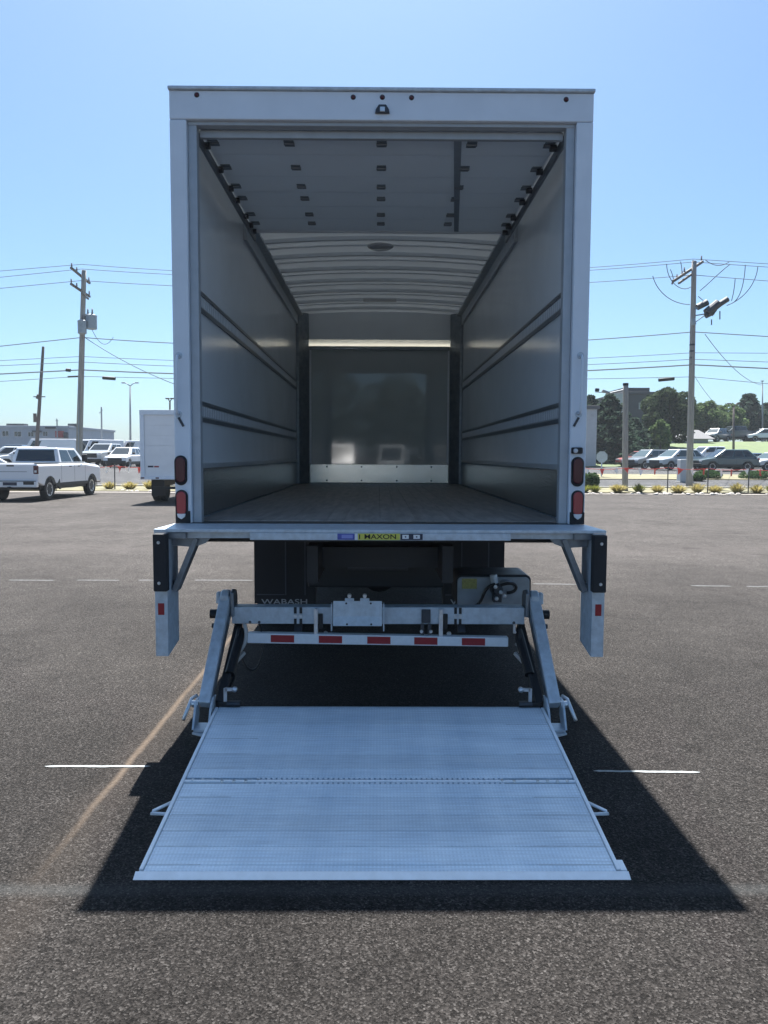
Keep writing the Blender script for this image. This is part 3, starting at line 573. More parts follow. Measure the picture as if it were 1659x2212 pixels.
# under-ride bar with tape
la, lb_ = at(534,1378.5,.16), at(1098,1387.5,.16)
rb = MB().hexa([(la.x,.16,la.z-.034),(lb_.x,.16,lb_.z-.031),(lb_.x,.22,lb_.z-.031),(la.x,.22,la.z-.034),(la.x,.16,la.z+.034),(lb_.x,.16,lb_.z+.031),(lb_.x,.22,lb_.z+.031),(la.x,.22,la.z+.034)]).build('underride_bar', M['tapewhite'], T, .004)
for px in (610,713.5,818,919.5,1022.5):
    t = (px-534)/(1098-534); c = la.lerp(lb_, t); sl = (lb_.z-la.z)/(lb_.x-la.x)
    MB().hexa([(c.x-.077,.1575,c.z-.024-.077*sl),(c.x+.077,.1575,c.z-.024+.077*sl),(c.x+.077,.1592,c.z-.024+.077*sl),(c.x-.077,.1592,c.z-.024-.077*sl),
               (c.x-.077,.1575,c.z+.024-.077*sl),(c.x+.077,.1575,c.z+.024+.077*sl),(c.x+.077,.1592,c.z+.024+.077*sl),(c.x-.077,.1592,c.z+.024-.077*sl)]).build('red_tape', M['tapered'], rb)
for s in (-1,1): MB().bar((s*.55,.24,.56),(s*.55,.30,.64),.05,.03).build('bar_hanger', M['darkmetal'], rb)
# lift arms, cylinders, hoses, hinge feet
for s in (-1,1):
    top = Vector((s*1.028,YB+.03,.79)); bot = Vector((s*1.068,-.25,.225))
    arm = MB().bar(top, bot, .072, .085, (0,.78,-.62)).build('lift_arm', M['galv'], T, .006)
    MB().bar(top-Vector((s*.0375,0,.06)), bot-Vector((s*.0375,0,0)), .003, .055, (0,.78,-.62)).build('arm_recess', M['galvdark'], arm)
    MB().prism([(YB-.02,.68),(YB+.115,.66),(YB+.125,.80),(YB+.09,.845),(YB+.03,.858),(YB-.025,.84)], 'x', s*.967, s*.991).build('arm_head', M['galvdark'], arm, .006)
    MB().prism([(YB-.02,.735),(YB+.09,.70),(YB+.10,.82),(YB+.06,.85),(YB,.85),(YB-.03,.82)], 'x', s*1.000, s*1.058).build('head_block', M['galv'], arm, .012)
    MB().prism([(YB+.01,.76),(YB+.08,.76),(YB+.07,.835),(YB+.02,.835)], 'x', s*1.066, s*1.092).build('head_cheek', M['galv'], arm, .008)
    MB().lathe([(-.05,.0),(-.05,.030),(.02,.030)] if s < 0 else [(-.02,.030),(.05,.030),(.05,0)], 'x', (s*1.072,YB-.02,.70), 14).build('pivot_pin', M['black'], arm)
    MB().lathe([(-.03,.0),(-.03,.016),(.02,.016)] if s < 0 else [(-.02,.016),(.03,.016),(.03,0)], 'x', (s*1.078,YB-.04,.625), 10).build('grease_bolt', M['darkmetal'], arm)
    # lower parallel arm + cylinder
    MB().bar((s*.955,YB+.10,.60),(s*.99,-.18,.20),.045,.09,(0,.8,.6)).build('lower_arm', M['black'], T)
    MB().tube([(s*.925,YB+.02,.58),(s*.955,-.05,.36)], .032, 12).tube([(s*.955,-.05,.36),(s*.975,-.20,.20)], .014, 8).build('lift_cylinder', M['black'], T)
    MB().bar((s*.90,YB-.02,.44),(s*.955,YB-.10,.385),.022,.022).build('cylinder_lug', M['whitehose'] if s < 0 else M['steel'], T, .003)
    # hoses
    def bez(p, n=14):
        out = []
        for i in range(n+1):
            t = i/n; out.append(sum((Vector(q)*math.comb(len(p)-1,k)*t**k*(1-t)**(len(p)-1-k) for k,q in enumerate(p)), Vector()))
        return out
    if s < 0:
        MB().tube(bez([(-.80,YB+.02,.62),(-.72,YB-.02,.30),(-.90,YB-.05,.16),(-.95,YB-.02,.46),(-.93,YB,.60)]), .008, 7).build('hydraulic_hose', M['hose'], T, smooth=True)
        MB().tube(bez([(-.90,YB-.02,.635),(-.87,YB-.04,.56),(-.88,YB-.04,.50),(-.95,YB-.06,.43)]), .014, 7).build('hydraulic_hose', M['whitehose'], T, smooth=True)
        MB().tube(bez([(-.93,YB-.03,.62),(-.97,YB-.1,.40),(-.90,YB-.15,.28),(-.98,-.15,.25)]), .010, 7).build('hydraulic_hose', M['hose'], T, smooth=True)
    else:
        MB().tube(bez([(.93,YB-.03,.63),(.90,YB-.1,.42),(.99,YB-.15,.34),(.96,-.15,.25)]), .010, 7).build('hydraulic_hose', M['hose'], T, smooth=True)
        for zz, xx in ((.585,.895),(.56,.925),(.50,.91),(.45,.93),(.40,.94)):
            MB().lathe([(-.015,0),(-.015,.009),(.01,.011)], 'y', (xx,YB-.03,zz), 8).build('hose_fitting', M['steel'], T)
        MB().box(.885,.90,YB-.03,YB-.018,.575,.635).build('hose_clip', M['steel'], T)
    # L-shaped latch on platform corner
    xl = at(487 if s < 0 else 1145, 1510, -.20).x
    lt = MB().bar((xl,-.20,.215),(xl,-.20,.315),.02,.014).bar((xl,-.20,.308),(xl-s*.05,-.20,.308),.014,.02).build('platform_latch', M['steel'], T)
    MB().lathe([(-.016,.0),(-.012,.016),(.012,.016),(.016,0)], 'y', (xl-s*.058,-.20,.308), 12).build('latch_knob', M['steel'], lt, smooth=True)
    MB().box(min(s*.86,s*1.0), max(s*.86,s*1.0), -.215,-.175,.198,.232).build('latch_base', M['black'], lt, .004)
    MB().tube([(s*.86,-.222,.224),(s*.94,-.222,.224)], .012, 8).build('latch_rod', M['darkmetal'], lt)
    # hinge foot with lever
    ft = MB().prism([(-.17,.14),(-.17,.265),(-.24,.27),(-.31,.22),(-.38,.10),(-.22,.09)], 'x', s*1.016, s*1.028)
    ft.prism([(-.20,.16),(-.21,.265),(-.28,.255),(-.36,.11),(-.24,.11)], 'x', s*1.112, s*1.124).prism([(-.24,.10),(-.24,.112),(-.37,.112),(-.37,.10)], 'x', s*1.0285, s*1.1115)
    foot = ft.build('hinge_foot', M['galv'], T)
    MB().lathe([(-.02,.022),(.02,.022)], 'x', (s*1.125,-.255,.235), 12).build('hinge_pin', M['steel'], foot)
    MB().tube([(s*1.127,-.20,.27),(s*1.150,-.235,.262),(s*1.178,-.345,.165)], .011, 8).build('release_lever', M['steel'], foot, smooth=True)
    MB().prism([(s*1.03,-.30),(s*1.11,-.32),(s*1.12,-.37),(s*1.03,-.42)], 'z', .085, .095).build('foot_plate', M['galv'], foot)
# pump box
xa, xb = at(988,1270,1.0).x, at(1143,1270,1.0).x
def rrect(x0,x1,z0,z1,r,n=5):
    pts = []
    for cx,cz,a0 in ((x1-r,z1-r,0),(x0+r,z1-r,90),(x0+r,z0+r,180),(x1-r,z0+r,270)):
        for k in range(n+1):
            a = math.radians(a0+90*k/n); pts.append((cx+r*math.cos(a), cz+r*math.sin(a)))
    return pts
M['boxcover'] = mat('pump_box_grey', (.30,.34,.37), .4, .3, var=.15, vscale=10)
pb = MB().prism(rrect(xa-.008,xb+.016,.58,.838,.045), 'y', 1.003, 1.40).build('pump_box', M['black'], T, .01)
MB().prism(rrect(xa,xb,.585,.822,.035), 'y', .985, 1.0025).build('box_cover', M['boxcover'], pb, .004)
q0, q1 = at(998,1250,.98), at(1030,1272,.98)
MB().box(q0.x,q1.x,.981,.9845,q1.z,q0.z).build('warning_decal', M['decal'], pb)
cx = at(1072,1270,.98).x; cz = at(1072,1272,.98).z
MB().lathe([(-.09,.0),(-.09,.03),(-.05,.045),(0,.05)], 'y', (cx,.984,cz), 14).box(cx-.03,cx+.03,.90,.98,cz-.09,cz-.03).build('valve_block', M['darkmetal'], pb)
for a,b,c_ in ((-.02,.03,'steel'),(.02,-.01,'galv'),(-.01,-.06,'steel'),(.05,-.04,'steel')):
    MB().lathe([(-.02,0),(-.018,.014),(0,.016)], 'y', (cx+a,.90,cz+b), 10).build('fitting', M[c_], pb)
MB().tube(bez([(cx-.02,.90,cz+.05),(cx-.13,.90,cz+.03),(cx-.09,.92,cz-.09),(cx-.17,.92,cz-.12)]), .012, 7).build('hydraulic_hose', M['hose'], pb, smooth=True)
MB().tube(bez([(cx+.02,.90,cz+.04),(cx+.16,.90,cz+.10),(cx+.18,.92,cz-.02),(cx+.07,.92,cz-.02)]), .012, 7).build('hydraulic_hose', M['hose'], pb, smooth=True)
MB().tube(bez([(cx+.02,.92,cz+.06),(cx+.05,.90,cz+.09),(cx+.12,.90,cz+.07),(cx+.13,.92,cz+.02)]), .010, 7).build('hydraulic_hose', M['galvdark'], pb, smooth=True)
MB().tube([(cx-.02,.94,cz+.05),(cx-.03,.94,cz+.115)], .028, 10).build('filler_cap', M['galv'], pb)
# ---- platform (inclined): local frame u along slope
PA = Vector((0,-.235,.203)); PB = Vector((0,-1.805,.012)); PL = (PB-PA).length
sl_ = math.atan2(PA.z-PB.z, -(PB.y-PA.y))
PF = MB().box(-.99,.99,-PL+.03,0,-.055,-.034).build('platform', M['galvdark'], T)
PF.location = PA; PF.rotation_euler = (sl_,0,0)      # local -Y runs down the slope
HX = 1.008
def v_of(py):   # slope distance for a pixel row at the middle of the platform
    d = FW + RT*((820-PCX)/FPX) - UP*((py-PCY)/FPX)
    n = Vector((0, math.sin(sl_)*-1, math.cos(sl_)))
    t = (PA-CAM).dot(n)/d.dot(n); p = CAM+d*t; return -(p-PA).length
rows = [0.0]+[v_of(p) for p in (1565,1596,1629,1660)]
HG0, HG1 = v_of(1680), v_of(1692)
rows.append(HG0)
pj = []
for i in range(len(rows)-1):
    a, b = rows[i], rows[i+1]
    MB().box(-HX+.02,HX-.02,b+.0015,a-.0015,-.034,.0).build('deck_plank', M['deck'], PF, .0025)
rows2 = [HG1]+[v_of(p) for p in (1722,1760,1795,1828,1868)]+[-PL+.045]
for i in range(len(rows2)-1):
    a, b = rows2[i], rows2[i+1]
    MB().box(-HX+.02,HX-.02,b+.0015,a-.0015,-.034,.0).build('deck_plank', M['deck'], PF, .0025)
MB().prism([(-PL+.0435,-.034),(-PL+.0435,0),(-PL+.006,-.012),(-PL,-.018),(-PL,-.034)], 'x', -HX-.012, HX+.03).build('ramp_edge', M['alu'], PF)
for s in (-1,1):
    MB().box(min(s*(HX-.018),s*HX), max(s*(HX-.018),s*HX), HG0-.004, 0, -.045,.006).build('side_rail', M['alu'], PF, .003)
    MB().box(min(s*(HX-.018),s*HX), max(s*(HX-.018),s*HX), -PL+.05, HG0-.006, -.045,.006).build('side_rail', M['alu'], PF, .003)
    # weld slots at plank ends
    for v in rows[1:-1]+rows2[1:-1]:
        L_ = random.uniform(.24,.34)
        MB().box(min(s*(HX-.03),s*(HX-L_)), max(s*(HX-.03),s*(HX-L_)), v-.003, v+.003, -.004,.0012).build('weld_seam', M['galv'], PF)
    MB().tube([(s*HX,HG1-.15,-.012),(s*(HX+.070),HG1-.225,-.012),(s*(HX+.074),HG1-.245,-.012),(s*HX,HG1-.25,-.012)], .008, 8).build('lift_handle', M['alu'], PF, smooth=True)
    for kx in (.62,.68,.74,.80,.85,.90,.95):
        MB().lathe([(.004,0),(.004,.008),(-.004,.011)], 'z', (s*kx,(HG0+HG1)/2+random.uniform(-.008,.008),0.0), 8).build('hinge_bolt', M['steel'], PF)
MB().box(HX+.0005,HX+.028,-PL+.05,-PL+.12,-.03,.0).build('edge_tab', M['alu'], PF, .003)
MB().box(-.99,.99,HG1,HG0,-.036,-.016).build('hinge_base', M['black'], PF)
MB().tube([(-.99,(HG0+HG1)/2,-.008),(.99,(HG0+HG1)/2,-.008)], .011, 8).build('hinge_rod', M['alu'], PF)
kn = MB()
for i in range(48):
    x = -.62+i*1.24/47
    kn.box(x-.008,x+.008,HG0-.012,HG0+.001,-.016,-.001).box(x-.008,x+.008,HG1-.001,HG1+.012,-.016,-.001)
ko = kn.build('hinge_knuckles', M['alu'], PF); ko['kind'] = 'stuff'
MB().box(-.99,.99,.001,.03,-.05,-.004).build('rear_edge', M['galv'], PF, .003)
MB().box(-1.0,1.0,.031,.06,-.06,-.02).build('hinge_tube', M['galvdark'], PF, .003)

# ------------------------------------------------------------------ vehicles
def lerp(a, b, t): return Vector(a)+(Vector(b)-Vector(a))*t
def win(q, u0, u1, v0, v1, m, parent, name='window', off=.006):
    # q: 4 corners (bl, br, tr, tl) of a cabin face
    def P_(u, v): return lerp(lerp(q[0], q[1], u), lerp(q[3], q[2], u), v)
    pts = [P_(u0,v0), P_(u1,v0), P_(u1 if not isinstance(u1, tuple) else u1[1], v1), P_(u0,v1)]
    n = (Vector(q[1])-Vector(q[0])).cross(Vector(q[3])-Vector(q[0])).normalized()
    c = sum((Vector(k) for k in q), Vector())/4
    if n.dot(c-Vector((0,c.y*.0+parent.get('cy',0),c.z))) < 0: n = -n
    MB().hexa([p-n*.01 for p in pts]+[p+n*off for p in pts]).build(name, m, parent)
WH = {}
def vehicle(kind, name, label, cat, pm, x, y, rz, glass='glass', group=None, z=None):
    K = {'pickup': dict(L=6.05,W=2.03,H=2.02,wb=4.05,R=.42,fo=.98),
         'suv': dict(L=4.65,W=1.88,H=1.69,wb=2.80,R=.36,fo=.92),
         'sedan': dict(L=4.70,W=1.82,H=1.46,wb=2.75,R=.33,fo=.92),
         'van': dict(L=5.7,W=2.02,H=2.55,wb=3.6,R=.36,fo=.95)}[kind]
    L, W, H, wb, R, fo = K['L'], K['W'], K['H'], K['wb'], K['R'], K['fo']
    v = thing(name, label, cat, (x, y, ground(x, y)+.004 if z is None else z), rz, group)
    f = L/2; fw_ = f-fo; rw = fw_-wb; hw = W/2
    zb = .42*R/.36 if kind != 'pickup' else .55
    def arch(c, n=9): return [(c+math.cos(a)*R*1.17, R+math.sin(a)*R*1.17) for a in [math.pi*k/n for k in range(n+1)] if R+math.sin(a)*R*1.17 >= zb-.02] 
    if kind == 'pickup': top = [(f,.72),(f-.02,1.18),(f-.15,1.30),(f-1.35,1.40),(f-1.6,1.42),(-f+2.0,1.42),(-f+.04,1.42),(-f,1.36),(-f,.86),(-f+.03,.70)]
    elif kind == 'suv': top = [(f,.55),(f-.03,.85),(f-.28,.92),(f-1.1,1.05),(-f+.6,1.08),(-f+.05,1.02),(-f,.75),(-f+.03,.45)]
    elif kind == 'sedan': top = [(f,.45),(f-.03,.66),(f-.3,.80),(f-1.3,.93),(-f+1.0,1.0),(-f+.12,.98),(-f,.85),(-f+.03,.40)]
    else: top = [(f,.60),(f-.05,.95),(f-.30,1.08),(f-.75,1.22),(-f+.6,1.25),(-f,1.25),(-f,.80),(-f+.03,.50)]
    poly = list(top)+[(rw-R*1.2,zb)]+list(reversed(arch(rw)))+[(fw_-R*1.2,zb)]+list(reversed(arch(fw_)))+[(f-.05,zb)]
    zt = max(p[1] for p in top)
    def sec(xx, k):
        return [(xx, y_*(1-.012*k), z_-(.11*k*sm((z_-zb-.25)/(zt-zb-.25)))+(.05*k if z_ < zb+.01 else 0)) for y_, z_ in poly]
    sx_ = [(-hw,1.0),(-hw+.035,.35),(-hw+.13,0),(hw-.13,0),(hw-.035,.35),(hw,1.0)]; n_ = len(poly); bm2 = MB(); vs_ = []
    for xx, k in sx_: vs_ += sec(xx, k)
    fs_ = [tuple(range(n_-1,-1,-1)), tuple(range(5*n_,6*n_))]
    for j in range(5): fs_ += [(j*n_+i, j*n_+(i+1) % n_, (j+1)*n_+(i+1) % n_, (j+1)*n_+i) for i in range(n_)]
    body = bm2.add(vs_, fs_).build('body', pm, v, .02, seg=2)
    # cabin
    if kind == 'pickup': b0,b1,t0,t1,zB = -f+1.98, f-1.45, -f+2.12, f-2.25, 1.40
    elif kind == 'suv': b0,b1,t0,t1,zB = -f+.08, f-1.0, -f+.80, f-2.0, 1.04
    elif kind == 'sedan': b0,b1,t0,t1,zB = -f+.55, f-1.25, -f+1.30, f-2.15, .93
    else: b0,b1,t0,t1,zB = -f, f-.70, -f+.04, f-1.55, 1.22
    w0, w1 = hw-.05, {'pickup': hw-.20, 'van': hw-.10, 'suv': hw-.27, 'sedan': hw-.30}[kind]
    B = [(-w0,b0,zB),(w0,b0,zB),(w0,b1,zB),(-w0,b1,zB)]; Tt = [(-w1,t0,H),(w1,t0,H),(w1,t1,H),(-w1,t1,H)]
    v['cy'] = (b0+b1)/2
    cab = MB().hexa(B+Tt).build('cabin', pm, v, .06 if kind in ('pickup','van') else .09, seg=4); cab['cy'] = (b0+b1)/2
    g = M[glass]
    win([B[2],B[3],Tt[3],Tt[2]], .07,.93,.10,.90, M['glasspale'] if glass == 'glasspale' else g, cab, 'windscreen')
    win([B[0],B[1],Tt[1],Tt[0]], .08,.92,.14,.86, g, cab, 'rear_window')
    for q in ([B[1],B[2],Tt[2],Tt[1]], [B[3],B[0],Tt[0],Tt[3]]):
        flip = q[0] == B[3]
        segs = {'pickup': [(.08,.47),(.51,.86)], 'suv': [(.10,.28),(.31,.56),(.59,.88)], 'sedan': [(.18,.49),(.52,.82)], 'van': [(.74,.92)]}[kind]
        for a, b in segs:
            if flip: a, b = 1-b, 1-a
            win(q, a, b, .12, .86, g, cab, 'side_window')
    # wheels
    key = (R, kind)
    if key not in WH: WH[key] = (tyre_mesh(R,.25,'wheel',M['tyre']), rim_mesh(R,.25,M['rim']))
    for s in (-1,1):
        for yy in (fw_, rw):
            wv = inst(WH[key][0], 'wheel', v, (s*(hw-.135), yy, R)); add_rim(WH[key][1], wv, s)
        tz = {'pickup': (1.02,1.34), 'suv': (.82,1.02), 'sedan': (.74,.90), 'van': (.9,1.2)}[kind]
        MB().box(min(s*(hw-.16),s*(hw+.004)), max(s*(hw-.16),s*(hw+.004)), -f-.006, -f+.10, *tz).build('tail_lamp', M['red'] if kind == 'pickup' else M['redbright'], v, .02)
        hz = {'pickup': (1.0,1.2), 'suv': (.72,.86), 'sedan': (.60,.72), 'van': (.8,1.0)}[kind]
        MB().box(min(s*(hw-.42),s*(hw-.02)), max(s*(hw-.42),s*(hw-.02)), f-.14, f+.006, *hz).build('headlamp', M['clear'], v, .02)
        mz = zB+.06; my = b1-.55
        mr = MB().box(min(s*(hw-.03),s*(hw+.20)), max(s*(hw-.03),s*(hw+.20)), my, my+.09, mz, mz+(.30 if kind == 'pickup' else .17)).build('wing_mirror', M['black'], v, .03)
        for a in ((.30,.62) if kind != 'van' else (.62,)):
            hy = b0+(b1-b0)*a
            MB().box(min(s*(hw-.002),s*(hw+.018)), max(s*(hw-.002),s*(hw+.018)), hy, hy+.2, zB-.14, zB-.10).build('door_handle', M['black'] if kind == 'pickup' else pm, v, .005)
        for a in ((.02,.49,.90)):
            hy = b0+(b1-b0)*a
            MB().box(min(s*(hw-.003),s*(hw+.0015)), max(s*(hw-.003),s*(hw+.0015)), hy, hy+.014, zb+.12, zB-.05).build('door_gap', M['black'], v)
    gz = {'pickup': (.80,1.18), 'suv': (.52,.80), 'sedan': (.40,.60), 'van': (.55,.85)}[kind]
    MB().box(-hw*.62,hw*.62, f-.05,f+.012,*gz).build('grille', M['black'], v, .02)
    MB().box(-hw*.97,hw*.97, f-.12,f+.05, zb-.02, zb+.16).build('front_bumper', M['black'] if kind != 'sedan' else pm, v, .03)
    MB().box(-hw*.98,hw*.98, -f-.06,-f+.12, zb-.02, zb+.22).build('rear_bumper', pm if kind != 'pickup' else P['white'], v, .03)
    MB().box(-.26,.26,-f-.07,-f-.061, zb+.05, zb+.17).build('number_plate', M['navy'] if kind == 'pickup' else M['whiteink'], v)
    MB().box(-hw*.9,hw*.9,-f+.35,f-.35,zb-.14,zb+.05).build('underbody', M['black'], v)
    for s in (-1,1): MB().box(min(s*(hw-.02),s*(hw+.008)), max(s*(hw-.02),s*(hw+.008)), rw+R*1.2, fw_-R*1.2, zb-.03, zb+.10).build('rocker_trim', M['black'], v, .01)
    if kind == 'pickup':
        for s in (-1,1):
            for yy in (fw_, rw):
                MB().add([(s*(hw+q_),yy+math.cos(a_)*R*r_,R+math.sin(a_)*R*r_) for q_ in (.0,.012) for r_ in (1.10,1.22) for a_ in [math.pi*(-.05+1.1*k_/10) for k_ in range(11)]],
                    [(i,i+1,i+12,i+11) for i in range(10)]+[(i+22,i+23,i+34,i+33) for i in range(10)]+[(i,i+1,i+23,i+22) for i in range(10)]+[(i+11,i+12,i+34,i+33) for i in range(10)]).build('wheel_arch_trim', M['black'], v)
        MB().box(-.80,.80,-f+.06,-f+1.90,1.421,1.428).build('bed_opening', M['black'], v)
        for s in (-1,1): MB().box(min(s*(hw-.13),s*(hw-.05)), max(s*(hw-.13),s*(hw-.05)), -f+.03, -f+1.95, 1.405, 1.432).build('bed_rail_cap', M['black'], v, .008)
        MB().box(-.98,.98,-f-.075,-f-.0605,zb+.20,zb+.225).build('bumper_top_pad', M['black'], v)
        MB().bar((0,-f-.02,zb-.02),(0,-f-.20,zb-.02),.07,.06).build('tow_hitch', M['black'], v)
        MB().box(-.30,.30,t0+.25,t0+.40,H+.001,H+.03).build('roof_lamp', M['red'], v, .01)
        for s in (-1,1): MB().box(min(s*(hw-.115),s*(hw-.03)), max(s*(hw-.115),s*(hw-.03)), -f-.0075, -f-.0062, 1.08, 1.16).build('reverse_lens', M['clear'], v)
        MB().box(-.14,.14,-f-.008,-f+.01,1.30,1.36).build('tailgate_handle', M['black'], v, .005)
        MB().box(-.62,.62,-f-.004,-f+.01,1.10,1.115).build('tailgate_crease', M['darkmetal'], v)
        for s in (-1,1):
            MB().box(min(s*.50,s*.90), max(s*.50,s*.90), -f-.066,-f-.0605, zb+.08, zb+.19).build('bumper_step', M['black'], v)
            MB().prism([(rw+R*1.35,zb+.02),(rw+R*1.35+.25,zb-.16),(rw+R*1.35+.35,zb-.16),(rw+R*1.35+.25,zb+.25)], 'x', s*(hw-.02), s*(hw+.012)).build('mud_guard', M['black'], v)
    return v
def gx(px, Y): return at(px, 985, Y).x
# pickup beside the lot (rear quarter towards us)
vehicle('pickup','pickup_truck','white crew-cab pickup parked on the lot at the far left, tail towards the camera','pickup', P['white'], -13.55, 26.75, math.radians(-1.5))
vehicle('suv','parked_car','white vehicle cut by the left picture edge behind the crew-cab pickup','car', P['white'], gx(-28,32.5), 32.5, math.radians(-60))
# far lot on the left
for px, Y, kind, pm, rz, lab_ in (
    (270,60,'suv','white',178,'white SUV facing the camera beside the parked box truck'),
    (232,63,'pickup','silver',172,'silver pickup facing the camera behind the crew-cab pickup bonnet'),
    (301,66,'sedan','beige',165,'beige car half hidden by the left edge of the parked box truck'),
    (206,72,'van','white',150,'white van standing right of the tall left pole'),
    (262,84,'sedan','red',95,'dark red car far off below the double-arm lamp post'),
    (302,84,'suv','red',85,'dark red SUV far off just left of the parked box truck roof'),
    (305,76,'van','white',90,'long white van far off left of the parked box truck'),
    (18,58,'suv','silver',120,'silver SUV far off above the tailgate of the crew-cab pickup'),
    (58,56,'suv','white',110,'white SUV showing just over the crew-cab pickup roof, left end'),
    (105,70,'van','white',95,'white van between the two left poles'),
    (140,62,'sedan','white',100,'white car showing over the crew-cab pickup roof next to the tall pole'),
    (35,74,'pickup','blue',95,'blue-grey pickup below the grey building windows'),
    (240,74,'suv','white',175,'white SUV in the back row left of the double-arm lamp post')):
    vehicle(kind, {'pickup':'pickup_truck','van':'delivery_van'}.get(kind,'parked_car'), lab_, {'pickup':'pickup','van':'van'}.get(kind,'car'), P[pm], gx(px,Y), Y, math.radians(rz), group='vehicles parked across the street on the left')
# right lot
for px, Y, kind, pm, rz, lab_ in (
    (1402,62,'suv','grey',118,'silver-grey SUV at the left end of the right-hand row, nose to the left'),
    (1462,58,'suv','silver',112,'pale SUV half behind the right utility pole'),
    (1566,56,'suv','teal',92,'dark teal SUV side-on in the front row right of the utility pole'),
    (1668,57,'sedan','silver',110,'silver car cut by the right picture edge in the front row'),
    (1382,70,'sedan','red',120,'red car peeking out behind the silver-grey SUV'),
    (1535,68,'pickup','white',100,'white pickup behind the dark teal SUV'),
    (1616,66,'sedan','blue',110,'blue-grey car behind the dark teal SUV towards the right edge'),
    (1545,94,'suv','dark',130,'dark SUV on the upper lot left of the lamp post'),
    (1588,96,'pickup','dark',100,'dark pickup on the upper lot right of the lamp post'),
    (1648,95,'suv','white',85,'white SUV on the upper lot at the right picture edge')):
    vehicle(kind, {'pickup':'pickup_truck'}.get(kind,'parked_car'), lab_, {'pickup':'pickup'}.get(kind,'car'), P[pm], gx(px,Y), Y, math.radians(rz), 'glasspale' if pm in ('grey','silver') else 'glass', group='vehicles parked across the street on the right')
# white box truck on the left
bt = thing('box_truck', 'smaller closed white box truck parked beyond the left edge of the big truck', 'truck', (-7.45, 23.2, 0), 0)
bs = MB().box(-1.20,1.20,.06,5.4,1.0,3.36).build('cargo_box', M['white'], bt, .01)
for s in (-1,1): MB().box(min(s*1.06,s*1.21), max(s*1.06,s*1.21), -.01,.055,.98,3.2).build('rear_post', M['frame'], bt, .008)
MB().box(-1.215,1.215,-.012,.055,3.202,3.38).build('rear_header', M['frame'], bt, .008)
MB().box(-1.215,1.215,-.02,.055,.86,.978).build('rear_sill', M['frame'], bt, .008)
for i in range(6): MB().box(-1.055,1.055,.04,.058,.982+i*.37,.982+i*.37+.366).build('door_panel', M['white'], bt, .003)
MB().box(-.95,-.75,.034,.0395,1.30,1.36).build('decal', M['navy'], bt); MB().box(-.72,-.55,.034,.0395,1.30,1.355).build('decal', M['tapered'], bt)
for s in (-1,1):
    for xx in (1.13,.6): MB().box(s*xx-.06,s*xx+.06,-.026,-.021,.89,.94).build('tail_lamp', M['red'], bt)
    MB().box(s*.42-.04,s*.42+.04,.1,6.8,.62,.84).build('frame_rail', M['black'], bt)
    MB().box(min(s*.55,s*1.10), max(s*.55,s*1.10), .95,.965,.22,.85).build('mud_flap', M['rubber'], bt)
    for xx, yy in ((1.03,1.5),(.76,1.5),(1.0,6.2)):
        wv = inst(tm_, 'wheel', bt, (s*xx,yy,.42), (0,0,0), (.9,.86,.86)); add_rim(rm_, wv, s)
MB().box(-.8,.8,.12,.22,.50,.60).box(-.5,-.42,.14,.2,.60,.85).box(.42,.5,.14,.2,.60,.85).build('underride_bar', M['black'], bt)
MB().prism([(5.5,.6),(5.5,2.2),(6.3,2.2),(6.8,1.45),(7.6,1.3),(7.7,.55),(6.7,.55),(6.6,.9),(5.85,.9),(5.75,.55)], 'x', -.98,.98).build('cab', M['white'], bt, .06)

# ------------------------------------------------------------------ poles and wires
YP = 40.0; YQ = 38.0
def pole(name, label, pa, pb, Y, r0, r1, m, group=None, zb=None):
    a = at(*pa, Y); b = at(*pb, Y); z0 = ground(a.x, Y)-.05
    a = a+(b-a)*((z0-a.z)/(b.z-a.z))
    t = thing(name, label, 'utility pole', (a.x, a.y, z0+.05), 0, group)
    n = 14; pts = [(b-a)*i/n for i in range(n+1)]
    MB().tube(pts, r0, 14, r1).build('post', m, t, smooth=True)
    return t, a
def arm(t, org, pa, pb, Y, dy, wd=.10, m='arm', name='crossarm'):
    a = at(*pa, Y-dy); b = at(*pb, Y+dy)
    o_ = Vector(t.location)
    return MB().bar(a-o_, b-o_, wd, wd).build(name, M[m], t)
def ins(t, px, py, Y, dy=0, h=.22):
    p = at(px, py, Y)-Vector(t.location); p.y += dy
    MB().lathe([(0,.02),(h*.3,.06),(h*.35,.03),(h*.6,.055),(h*.65,.03),(h,.045),(h*1.05,0)], 'z', p, 10).build('insulator', M['porcelain'], t, smooth=True)
pl_, _ = pole('utility_pole', 'tall weathered utility pole carrying grey transformers behind the white crew-cab pickup', (169,1050), (181.5,586), YP, .20, .13, M['pole'])
arm(pl_, _, (153,578), (194,612), YP, .9, .11); arm(pl_, _, (153,613), (194,641), YP, .9, .11); arm(pl_, _, (176,634), (191,646), YP, .4, .08)
for px, py in ((155,577),(166,586),(192,608),(154,611),(166,620),(193,637)): ins(pl_, px, py, YP, 0)
def can(t, px, py, Y, r, h, dy, nm='transformer'):
    p = at(px, py, Y)-Vector(t.location); p.y += dy
    c = MB().lathe([(-h/2,r*.9),(-h/2+.03,r),(h/2-.06,r),(h/2-.05,r*1.06),(h/2,r*1.04),(h/2+.08,r*.4),(h/2+.09,0)], 'z', p, 20).build(nm, M['xfmr'], t)
    MB().lathe([(0,.05),(.10,.05),(.12,.07),(.14,.04),(.22,.04),(.24,.06),(.26,.03),(.34,.02)], 'z', p+Vector((r*.3,-r*.3,h/2+.05)), 8).build('bushing', M['porcelain'], c, smooth=True)
    return c
can(pl_, 199, 697, YP, .30, .78, -.1); can(pl_, 184, 710, YP, .24, .72, -.45); can(pl_, 183, 690, YP, .22, .6, .4)
arm(pl_, _, (178,684), (200,684), YP, 0, .06); arm(pl_, _, (146,814), (171,813), YP, .1, .09); 
o_ = Vector(pl_.location)
